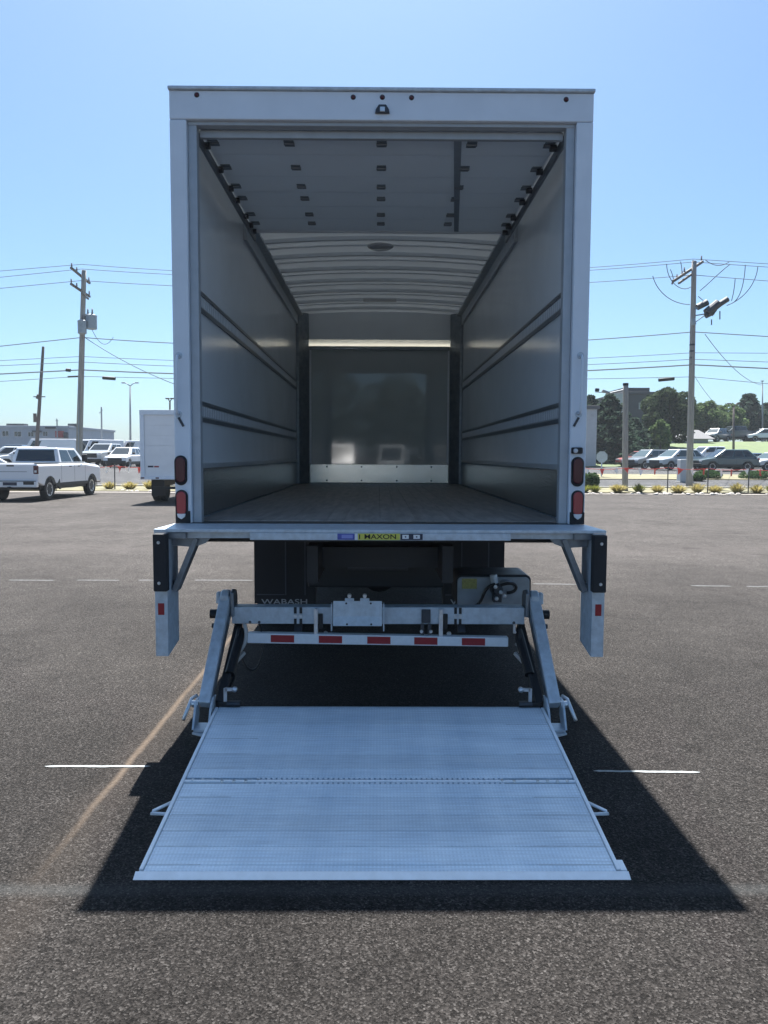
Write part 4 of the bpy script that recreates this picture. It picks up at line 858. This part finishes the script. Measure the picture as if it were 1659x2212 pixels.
MB().tube([at(143,799,YP)-o_, at(152,800,YP)-o_], .10, 10).build('cable_splice', M['black'], pl_)
MB().tube([at(173,1040,YP)-o_+Vector((.0,-.26,0)), at(174,830,YP)-o_+Vector((0,-.24,0))], .035, 8).build('ground_conduit', M['lightpole'], pl_)
pr_, _ = pole('utility_pole', 'tall weathered utility pole with switch rack and drooping jumper wires on the right', (1489,1047), (1499.5,566), YQ, .19, .13, M['pole'])
arm(pr_, _, (1455,607), (1518,565), YQ, .5, .13); arm(pr_, _, (1466,612), (1500,588), YQ, .3, .11)
for px, py in ((1452,615),(1462,603),(1473,596),(1478,588),(1497,572),(1515,563)): ins(pr_, px, py, YQ, 0, .25)
arm(pr_, _, (1499,668), (1530,655), YQ, .1, .12, 'galvdark', 'bracket_arm'); arm(pr_, _, (1500,697), (1524,680), YQ, .05, .05, 'galvdark', 'bracket_strut'); arm(pr_, _, (1500,682), (1530,677), YQ, .05, .06, 'galvdark', 'bracket_arm')
o_ = Vector(pr_.location)
for (a, b, r) in (((1506,664),(1528,653),.17),((1526,676),(1552,655),.24),((1550,660),(1572,646),.15),((1524,682),(1540,674),.16),((1536,680),(1545,668),.12)):
    MB().tube([at(*a,YQ)-o_, at(*b,YQ)-o_], r, 12).build('switch_unit', M['darkmetal'], pr_)
for (a, b) in (((1537,690),(1537,702)),((1555,672),(1555,690)),((1568,650),(1573,645))):
    MB().tube([at(*a,YQ)-o_, at(*b,YQ)-o_], .035, 8).build('fuse_tube', M['porcelain'], pr_)
MB().tube([at(1493,690,YQ)-o_+Vector((0,-.2,0)), at(1496,703,YQ)-o_+Vector((0,-.2,0))], .13, 10).build('junction_box', M['xfmr'], pr_)
for k_ in range(7):
    zz = 745+k_*14
    MB().lathe([(-.05,.155),(.05,.155)], 'z', at(1495.5-(k_*.3),zz,YQ)-o_, 12).build('pole_band', M['darkmetal'], pr_)
for pts in (((1410,596),(1416,622),(1437,648),(1464,657),(1490,658)), ((1440,570),(1440,595),(1452,618),(1474,632),(1492,620)), ((1512,628),(1532,612),(1552,590),(1577,571)),
            ((1588,602),(1586,630),(1580,650)), ((1610,572),(1608,610),(1600,645),(1582,655)), ((1637,576),(1634,610),(1610,645),(1570,660)), ((1508,640),(1520,650),(1526,655)), ((1524,562),(1545,578),(1560,575),(1575,566)),
            ((1470,565),(1476,590),(1470,600)),((1448,582),(1456,600),(1455,612))):
    MB().tube(bez([at(*p, YQ)-o_ for p in pts], 16), .022, 5).build('jumper_wire', M['wire'], pr_)
# overhead wires: (left edge, left pole, right pole, right edge) pixel rows, sag, radius
wl_ = [(585.5,571,559.5,570,28,.017,'highest of the wires strung between the two tall poles'),(599,581,566,577,26,.017,'second highest wire strung between the two tall poles'),
       (623,606,594,607,24,.018,'third highest wire, level with the lower crossarms'),(748,729,717,727,26,.026,'single wire just below the transformers'),
       (779,770,762,763,18,.016,'thin upper wire of the lower bundle'),(790,782,776,782,18,.017,'second wire of the lower bundle'),(808,799,788,796,18,.036,'thick dark cable of the lower bundle'),(824,813,814,829,8,.016,'lowest wire strung between the two tall poles')]
for yl, ya, yb_, yr, sg, r, lb in wl_:
    A = at(177, ya, YP); B_ = at(1497, yb_, YQ); L0 = at(0, yl, YP+.4); R1 = at(1659, yr, YQ-.3)
    L0 = A+(L0-A)*1.8; R1 = B_+(R1-B_)*1.8
    pts = [L0.lerp(A, i/8) for i in range(8)]
    for i in range(25):
        t = i/24; p = A.lerp(B_, t); p.z -= 4*sg*t*(1-t)*(45/FPX); pts.append(p)
    pts += [B_.lerp(R1, (i+1)/8) for i in range(8)]
    w_ = MB().tube(pts, r, 5).build('overhead_wire', M['wire']); tag(w_, lb, 'wire', 'overhead wires along the street')
def drop(pa, pb, Ya, Yb, sag, r, lb):
    A = at(*pa, Ya); B_ = at(*pb, Yb); pts = []
    for i in range(15):
        t = i/14; p = A.lerp(B_, t); p.z -= 4*sag*t*(1-t); pts.append(p)
    tag(MB().tube(pts, r, 5).build('service_wire', M['wire']), lb, 'wire', 'service wires dropping from the poles')
drop((182,728),(420,845),YP,YP-8,.25,.02,'slanting service wire dropping from the left pole towards the big truck')
drop((199,712),(245,728),YP,YP,.6,.016,'looped short wire hanging below the left transformer')
drop((1523,722),(1648,832),YQ,62,.6,.02,'slanting service wire dropping from the right pole to the right edge')
drop((1500,812),(1560,885),YQ,60,.2,.014,'thin slanting wire dropping behind the light green trees')
for pa, pb, lb in (((222,816),(249,818),'black cable closure hanging on the lowest wire right of the left pole'),((1423,821),(1456,818),'black cable closure hanging on the lowest wire left of the right pole')):
    A, B_ = at(*pa, YP-.5), at(*pb, YP-.5)
    tag(MB().tube([A, A.lerp(B_,.12), A.lerp(B_,.88), B_], .10, 10).build('cable_closure', M['black']), lb, 'cable closure')
# other poles
t2, _ = pole('utility_pole', 'leaning thin brown pole with a small crossbar left of the tall pole', (80,955), (93.5,750), 60, .17, .11, M['poledark'])
arm(t2, _, (72,857), (98,857), 60, .2, .08); o_ = Vector(t2.location)
MB().box(*[k for c in zip((at(72,912,59.8)-o_)[:], (at(79,893,59.8)-o_)[:]) for k in c]).build('meter_box', M['poledark'], t2)
MB().tube([at(85,853,60)-o_, at(82,862,60)-o_], .2, 8).build('bracket', M['poledark'], t2)
t3, _ = pole('utility_pole', 'thin grey pole far off between the tall pole and the double-arm lamp post', (220,958), (219,880), 75, .10, .07, M['lightpole'])
arm(t3, _, (214,893), (222,885), 75, 0, .05, 'lightpole')
t4, _ = pole('utility_pole', 'tiny thin pole far off in front of the grey building', (124,950), (123,905), 90, .09, .07, M['lightpole'])
arm(t4, _, (120,909), (126,909), 90, 0, .06, 'lightpole')
t5, _ = pole('utility_pole', 'short weathered timber pole with a small lamp arm left of the right utility pole', (1350,1060), (1351.5,833), 33.5, .15, .13, M['pole'])
o_ = Vector(t5.location)
MB().lathe([(0,.14),(.12,.14),(.13,0)], 'z', at(1351.5,833,33.5)-o_, 12).build('pole_cap', M['black'], t5)
a_, b_ = at(1349,842,33.5)-o_, at(1318,849,33.5)-o_
MB().tube([a_, b_], .035, 8).build('lamp_arm', M['lightpole'], t5)
MB().bar(b_+Vector((-.06,0,.0)), b_+Vector((-.40,0,.12)), .2,.12).build('lamp_head', M['lightpole'], t5, .03)
MB().bar(b_+Vector((-.75,0,.16)), b_+Vector((-.55,0,.14)), .14,.16).build('lamp_head', M['darkmetal'], t5, .03)
MB().tube([b_, b_+Vector((-.75,0,.05))], .02, 6).build('lamp_arm', M['lightpole'], t5)
def lamp_post(label, px, pyb, pyt, Y, dark=False, arms=18, double=True):
    a = at(px, pyb, Y); b = at(px, pyt, Y); z0 = ground(a.x, Y)
    t = thing('lamp_post', label, 'lamp post', (a.x, Y, z0)); o_ = Vector(t.location); m = M['poledark'] if dark else M['lightpole']
    MB().tube([(0,0,0), b-o_], .13, 12, .08).build('post', m, t, smooth=True)
    MB().lathe([(0,.22),(.5,.22),(.52,.15)], 'z', (0,0,0), 12).build('footing', M['kerb'], t)
    top = b-o_
    for s in ((-1,1) if double else (-1,)):
        e = at(px+s*arms, pyt-7, Y)-o_
        MB().tube([top, top.lerp(e,.35)+Vector((0,0,.12)), e-Vector((s*.35,0,0))], .05, 8).build('arm', m, t, smooth=True)
        MB().bar(e-Vector((s*.35,0,0)), e, .30, .12).build('lamp_head', m, t, .02)
    return t
lamp_post('grey double-arm lamp post in the far lot left of the parked box truck', 281, 955, 834, 80)
lamp_post('dark post with lamp head showing above the roof of the parked box truck', 367, 960, 868, 70, True, 9)
lamp_post('dark brown lamp post among the cars of the right-hand lot', 1585, 985, 879, 72, True, 14)
lamp_post('thin pale lamp post at the far right edge above the pines', 1647, 955, 830, 105, False, 3, False)

# ------------------------------------------------------------------ street furniture and verge
p = at(1300, 987, 48); gz = ground(p.x, 48)
st = thing('road_sign', 'grey back of an octagonal sign on a post left of the short timber pole', 'sign', (p.x, 48, gz))
MB().box(-.04,.04,-.03,.03,0,p.z-gz+.38).build('post', M['galv'], st)
MB().prism([(math.cos(math.radians(22.5+45*k))*.41, p.z-gz+math.sin(math.radians(22.5+45*k))*.41) for k in range(8)], 'y', -.036, -.031).build('sign_plate', M['signback'], st)
MB().box(-.12,.12,-.0425,-.0365,p.z-gz-.22,p.z-gz-.17).build('sign_bracket', M['galv'], st)
p = at(1480, 1000, 44); 
cb = thing('utility_cabinet', 'pale utility cabinet standing behind the foot of the right utility pole', 'cabinet', (p.x, 44, ground(p.x,44)))
MB().box(-.40,.40,-.3,.3,.06,1.45).build('housing', M['wallpale'], cb, .03); MB().box(-.36,.36,-.312,-.3005,.14,1.38).build('door', M['wallpale'], cb, .01); MB().box(-.45,.45,-.35,.35,-.1,.06).build('plinth', M['kerb'], cb, .01); MB().box(.26,.30,-.33,-.3125,.7,.86).build('handle', M['darkmetal'], cb)
# pennant strings
def flag_mesh(m):
    vs = []; n = 5
    for i in range(n+1):
        t = i/n; wd = .16*(1-t)+.008
        for s in (-1,1):
            for d in (0,.004): vs.append((s*wd, .03*math.sin(t*3+s)+d, -.36*t))
    fs = []
    for i in range(n):
        a = i*4; b = a+4
        fs += [(a,a+2,b+2,b),(a+1,b+1,b+3,a+3),(a,b,b+1,a+1),(a+2,a+3,b+3,b+2)]
    fs += [(0,1,3,2),(n*4,n*4+2,n*4+3,n*4+1)]
    return MB().add(vs, fs).mesh('flag', m)
FR, FWm = flag_mesh(M['flagred']), flag_mesh(M['flagwhite'])
def pennants(label, pts, flags, Y):
    a = at(*pts[0], Y); t = thing('pennant_string', label, 'pennants', (a.x, Y, ground(a.x,Y))); o_ = Vector(t.location)
    dense = []
    for i in range(len(pts)-1):
        for k in range(8):
            u = k/8; q = (pts[i][0]+(pts[i+1][0]-pts[i][0])*u, pts[i][1]+(pts[i+1][1]-pts[i][1])*u+4*3.0*u*(1-u)); dense.append(at(*q, Y)-o_)
    dense.append(at(*pts[-1], Y)-o_)
    MB().tube(dense, .012, 5).build('cord', M['flagred'], t)
    for px, py, red in flags:
        inst(FR if red else FWm, 'flag', t, at(px, py, Y)-o_, (0, random.uniform(-.35,.35), random.uniform(-.9,.9)), (random.uniform(.65,.95),1,random.uniform(.7,1.0)))
YV = 31.9
pennants('red and white pennant string along the verge right of the big truck', [(1262,1011),(1351,1011),(1443,1010),(1530,1012),(1618,1013),(1700,1014)],
    [(1301,1012.5,1),(1329,1012.5,0),(1353,1011,1),(1385,1012.5,0),(1416,1012.5,1),(1470,1012,1),(1495,1013,0),(1522,1012,1),(1559,1014,0),(1581,1014,1),(1612,1013,0),(1642,1014.5,1),(1270,1012,0)], YV)
pennants('red and white pennant string along the verge left of the parked box truck', [(150,1010),(247,1006),(330,1008),(420,1010)],
    [(232,1008,0),(258,1008,1),(275,1009,0),(302,1009.5,1),(336,1009,0),(360,1010,1)], 33.0)
for i, (px, pyb, pyt, Y, lb) in enumerate(((247,1058,1004,33.0,'thin dark stake holding the left pennant string'),(1443,1068,1010,YV,'thin dark stake left of the right utility pole holding the pennants'),
        (1530,1068,1012,YV,'thin stake right of the right utility pole holding the pennants'),(1618,1068,1012,YV,'thin dark stake nearest the right picture edge holding the pennants'))):
    b = at(px, pyt, Y)
    tk = thing('stake', lb, 'stake', (b.x, Y, 0), 0, 'stakes holding the pennant strings')
    MB().tube([(0,0,-.1),(.01,0,b.z)], .028, 8).build('rod', M['darkmetal'], tk); MB().lathe([(0,.04),(.05,.04),(.06,0)], 'z', (.01,0,b.z-.03), 8).build('cap', M['black'], tk)
# ornamental grass clumps
def clump(m, n=260, h=.55, sp=.46):
    mb = MB()
    for i in range(n):
        a = random.uniform(0,2*math.pi); r = random.random()**.7; hh = h*random.uniform(.55,1.05)*(1-.25*r)
        b = Vector((math.cos(a)*.10*r, math.sin(a)*.10*r, 0)); tip = Vector((math.cos(a)*sp*r*1.2, math.sin(a)*sp*r*1.2, hh)); mid = b.lerp(tip,.55)+Vector((0,0,hh*.14))
        wv = Vector((-math.sin(a),math.cos(a),0))*.016
        mb.add([b-wv,b+wv,mid+wv,mid-wv,tip], [(0,1,2,3),(3,2,4)])
    return mb.mesh('grass_blades', m)
CL = [clump(M['grass']), clump(M['grass'],240,.5,.48), clump(M['grassgreen'],260,.52,.44)]
for lst, Y, lb, gp in (((1286,1334,1379,1422,1466,1509,1544,1590,1634,1262,1668), 31.9, 'yellow-green ornamental grass clump in the row along the right verge', 'grass clumps along the right verge'),
                       ((190,236,280,321,350), 33.3, 'yellow-green ornamental grass clump in the row along the left verge', 'grass clumps along the left verge')):
    for px in lst:
        x = at(px, 1066, Y).x
        t = thing('ornamental_grass', lb, 'grass clump', (x, Y+random.uniform(-.15,.15), .03), 0, gp)
        inst(random.choice(CL), 'blades', t, (0,0,0), (0,0,random.uniform(0,6)), (random.uniform(.85,1.15),)*2+(random.uniform(.8,1.1),))
rk = []
for i in range(3):
    bm = bmesh.new(); bmesh.ops.create_icosphere(bm, subdivisions=2, radius=.11)
    for v in bm.verts: v.co *= random.uniform(.75,1.2); v.co.z *= .6
    me = bpy.data.meshes.new('rock'); bm.to_mesh(me); bm.free(); me.materials.append(M['rock']); rk.append(me)
for i in range(46):
    px = random.choice((random.uniform(1262,1659), random.uniform(1262,1659), random.uniform(215,345))); Y = random.uniform(30.5,31.3) if px > 800 else random.uniform(31.2,32.4)
    o = inst(random.choice(rk), 'rock', None, (at(px,1070,Y).x, Y, .03), (0,0,random.uniform(0,6)), (random.uniform(.5,1.2),)*3)
    tag(o, 'small pale rock edging the '+('right' if px > 800 else 'left')+' verge', 'rock', 'rocks edging the '+('right' if px > 800 else 'left')+' verge')

# ------------------------------------------------------------------ trees and shrubs
def leaves(mb, c, r, n, sz, flat=1.0):
    for i in range(n):
        while True:
            d = Vector((random.uniform(-1,1),random.uniform(-1,1),random.uniform(-1,1)))
            if .05 < d.length < 1: break
        d = d.normalized()*(d.length**.45)
        p = Vector(c)+Vector((d.x*r[0], d.y*r[1], d.z*r[2]))
        a = Vector((random.gauss(0,1),random.gauss(0,1),random.gauss(0,1)*flat)).normalized(); b = a.orthogonal().normalized()
        s = sz*random.uniform(.6,1.3)
        mb.add([p-a*s, p+b*s*.55, p+a*s, p-b*s*.55], [(0,1,2,3)])
def tree(label, px, pyb, pyt, pw, Y, lm, kind='round', n=5200, group=None):
    b = at(px, pyt, Y); x = b.x; z0 = ground(x, Y); H = b.z-z0; W = pw*(Y-CAM.y)/FPX
    t = thing({'round':'deciduous_tree','spruce':'spruce_tree','pine':'pine_tree'}[kind], label, 'tree', (x, Y, z0), 0, group)
    tr = MB().tube([(0,0,-.1),(.05,0,H*.3),(0,.05,H*.6),(.05,0,H*.9)], max(.12,H*.022), 10, .03)
    cr = MB()
    if kind == 'round':
        cz = H*.58; k = 13
        leaves(cr, (0,0,cz), (W*.36,W*.36,H*.30), n//6, .24)
        for i in range(k):
            a = i*2.4+random.random(); u = (i+.5)/k; zz = H*(.26+.66*u); rr = W*.36*math.sin(math.pi*min(1,(.18+.74*u)))**.8
            c = Vector((math.cos(a)*rr, math.sin(a)*rr, zz)); s = W*random.uniform(.15,.23)
            leaves(cr, c, (s,s,s*.85), int(n*.62/k), .23)
            tr.tube([(0,0,H*(.18+.4*u)), c*.6+Vector((0,0,H*.12)), c], max(.04,H*.006), 6, .015)
    else:
        tiers = 16 if kind == 'spruce' else 13
        for i in range(tiers):
            u = (i+.5)/tiers; zz = H*(.04+.94*u) if kind == 'spruce' else H*(.12+.86*u)
            rr = W*.5*((1-u)**.75 if kind == 'spruce' else (1-u)**.5*.95)+.15
            nb = max(4, int(11*(1-u))+3)
            for j in range(nb):
                a = 2*math.pi*j/nb+i*1.3+random.uniform(-.2,.2); q = rr*random.uniform(.75,1.12)
                for f_ in (.35,.68,1.0):
                    c = (math.cos(a)*q*f_, math.sin(a)*q*f_, zz-q*.16*f_)
                    leaves(cr, c, (q*.24+.1,q*.24+.1,H*.03+.06), max(4, int(n/(tiers*nb*3)*.9)), .22, .5)
                tr.tube([(0,0,zz+.1),(math.cos(a)*q*.9,math.sin(a)*q*.9,zz-q*.14)], .035, 5, .01)
    tr.build('trunk', M['bark'], t); cr.build('crown', M[lm], t)
    return t
tree('big dark spruce just right of the big truck, left of the short timber pole', 1318, 1000, 850, 150, 76, 'leafdark', 'spruce', 13000)
tree('second dark spruce overlapping behind the short timber pole', 1370, 1000, 902, 88, 79, 'leafdark', 'spruce', 7000)
tree('dark spruce partly hidden by the right edge of the big truck', 1276, 1000, 852, 90, 80, 'leafdark', 'spruce', 6000)
tree('broad dark green maple left of the right utility pole', 1448, 960, 842, 122, 84, 'leafmid', 'round', 15000)
tree('light green round tree just right of the right utility pole', 1530, 955, 868, 82, 100, 'leaflight', 'round', 8000)
tree('light green low tree right of the other light green tree', 1572, 950, 880, 88, 104, 'leaflight', 'round', 8000)
tree('dark pine with a ragged top near the right picture edge', 1620, 950, 848, 84, 108, 'leafdark', 'pine', 8000)
tree('dark pine cut by the right picture edge', 1662, 950, 868, 76, 110, 'leafdark', 'pine', 6000)
tree('dark green tree filling the gap behind the right utility pole', 1500, 955, 862, 56, 106, 'leafmid', 'round', 4500)
tree('small yellow-green tree in front of the dark building', 1428, 975, 905, 44, 78, 'leaflight', 'round', 2600)
tree('far hazy tree at the horizon left of the tall left pole', 158, 965, 938, 34, 190, 'leafmid', 'round', 1400)
# shrubs
def shrub(label, px, pyb, wpx, hm, Y, lm, n=1800):
    b = at(px, pyb, Y); z0 = ground(b.x, Y); W = wpx*(Y-CAM.y)/FPX
    t = thing('shrub', label, 'shrub', (b.x, Y, z0)); cr = MB()
    for i in range(7):
        a = i*2.4; c = (math.cos(a)*W*.22, math.sin(a)*W*.15, hm*random.uniform(.35,.6)); leaves(cr, c, (W*.28,W*.28,hm*.42), n//7, .07)
    cr.build('foliage', M[lm], t)
    st_ = MB()
    for i in range(5): st_.tube([(0,0,-.05),(math.cos(i*1.3)*W*.2,math.sin(i*1.3)*W*.15,hm*.6)], .03, 5, .01)
    st_.build('stems', M['bark'], t)
shrub('clipped round green bush at the right edge of the big truck behind the verge', 1277, 1040, 36, .95, 36, 'hedge')
shrub('low dark hedge bush under the front row of the right-hand lot, middle', 1530, 1025, 60, .6, 47, 'hedge')
shrub('low dark hedge bush under the silver car at the right edge', 1630, 1026, 70, .6, 47, 'hedge')
shrub('low dark hedge bush just right of the utility cabinet', 1505, 1030, 40, .5, 45, 'hedge', 1200)

# ------------------------------------------------------------------ buildings
def building(name, label, px0, px1, pyt, Y, depth, wallm, roofm, wins=(), flat=True, z0=None):
    a = at(px0, pyt, Y); b = at(px1, pyt, Y); zg = ground((a.x+b.x)/2, Y)-.3
    t = thing(name, label, 'building', ((a.x+b.x)/2, Y, zg)); o_ = Vector(t.location); hw = (b.x-a.x)/2; H = a.z-zg
    MB().box(-hw,hw,0,depth,0,H).build('wall', wallm, t)
    if flat: MB().box(-hw-.2,hw+.2,-.2,depth+.2,H+.002,H+.35).build('parapet', roofm, t, .03)
    else: MB().prism([(-.6,H-.15),(depth+.6,H-.15),(depth/2,H+1.1)], 'x', -hw-.6, hw+.6).build('roof', roofm, t)
    for (p0, p1, q0, q1) in wins:
        c0 = at(p0, q0, Y)-o_; c1 = at(p1, q1, Y)-o_
        wv = MB().box(c0.x,c1.x,-.06,.02,c1.z,c0.z).build('window', M['wallpale'], t)
        mx_ = (c0.x+c1.x)/2; 
        for (u0,u1) in ((c0.x+.1,mx_-.05),(mx_+.05,c1.x-.1)): MB().box(u0,u1,-.075,-.061,c1.z+.1,c0.z-.1).build('pane', M['glass'], wv)
    return t, hw, H, o_
t, hw, H, o_ = building('office_building', 'long low grey building with dark windows behind the left parking lot', -60, 148, 924, 112, 20, M['wallgrey'], M['wallgrey'],
    ((4,20,930,943),(30,47,931,944),(60,74,932,944),(92,104,931,943),(-22,-8,930,943)))
for (p0,p1,q0,q1,m) in ((122,139,931,945,'brickred'),(140,148,934,946,'walldark'),(100,122,922,926,'walldark'),(72,90,930,934,'walldark')):
    c0 = at(p0,q0,112)-o_; c1 = at(p1,q1,112)-o_; MB().box(c0.x,c1.x,-.5,-.01,c1.z,c0.z).build('wall_panel', M[m], t)
for px in (10,28,145):
    c = at(px,921,112)-o_; MB().box(c.x-.7,c.x+.7,2,3.5,H+.36,c.z+.5).build('roof_unit', M['walldark'], t)
t, hw, H, o_ = building('dark_building', 'dark flat-roofed building behind the spruces and the maple', 1348, 1440, 852, 96, 14, M['walldark'], M['walldark'], ((1380,1394,870,884),(1398,1412,870,884)))
c0 = at(1405,846,96)-o_; MB().box(-hw,c0.x,.3,8,H+.36,H+.9).build('upper_wall', M['walldark'], t)
c0 = at(1326,850,95.5)-o_; c1 = at(1350,905,95.5)-o_
MB().box(c0.x,c1.x,-.4,4,c1.z,c0.z).build('pale_bay', M['wallpale'], t)
building('house', 'pale house corner peeking out beside the big truck on the right', 1250, 1290, 884, 70, 8, M['wallpale'], M['roofgrey'], ((1276,1283,892,902),), True)
building('house', 'low house with a grey shingle roof behind the right utility pole', 1436, 1530, 945, 90, 9, M['wallpale'], M['roofgrey'], ((1462,1470,947,953),), False)

# ------------------------------------------------------------------ what the glossy front wall mirrors from behind the photographer
for x, Y, kind, pm, rz, lab_ in ((-2.6,-36,'van','white',0,'white van behind the photographer, mirrored left of centre in the truck front wall'),
        (1.2,-40,'van','silver',8,'silver van behind the photographer, mirrored right of centre in the truck front wall'),
        (4.6,-36,'pickup','grey',-5,'grey pickup behind the photographer, mirrored at the right in the truck front wall')):
    vehicle(kind, {'pickup':'pickup_truck'}.get(kind,'delivery_van'), lab_, {'pickup':'pickup'}.get(kind,'van'), P[pm], x, Y, math.radians(rz), z=.004)
for x, Y, H_, W_, lab_ in ((-5.5,-52,11,8,'green tree behind the photographer, mirrored at the left in the truck front wall'),(1.5,-54,9,8.5,'green tree behind the photographer, mirrored in the middle of the truck front wall'),(8,-52,12,9,'green tree behind the photographer, mirrored at the right in the truck front wall')):
    t = thing('deciduous_tree', lab_, 'tree', (x, Y, 0)); tr = MB().tube([(0,0,-.1),(.1,0,H_*.5),(0,.1,H_*.85)], .22, 10, .05); cr = MB()
    for i in range(12):
        a = i*2.4; u = (i+.5)/12; rr = W_*.33*math.sin(math.pi*(.15+.75*u)); c = Vector((math.cos(a)*rr, math.sin(a)*rr, H_*(.25+.65*u)))
        leaves(cr, c, (W_*.22,W_*.22,W_*.18), 420, .2); tr.tube([(0,0,H_*(.15+.35*u)), c], .07, 6, .02)
    tr.build('trunk', M['bark'], t); cr.build('crown', M['leafmid'], t)

# ------------------------------------------------------------------ summer haze
hz = MB().box(-3200,3200,-3200,3200,-1.2,16).build('haze', None); hz['kind'] = 'stuff'
hm = bpy.data.materials.new('haze_air'); hm.use_nodes = True; hn = hm.node_tree; hn.nodes.remove(hn.nodes['Principled BSDF'])
pv = hn.nodes.new('ShaderNodeVolumePrincipled'); pv.inputs['Color'].default_value = (.85,.93,1,1); pv.inputs['Density'].default_value = .0004
hn.links.new(pv.outputs[0], hn.nodes['Material Output'].inputs['Volume']); hz.data.materials.append(hm)
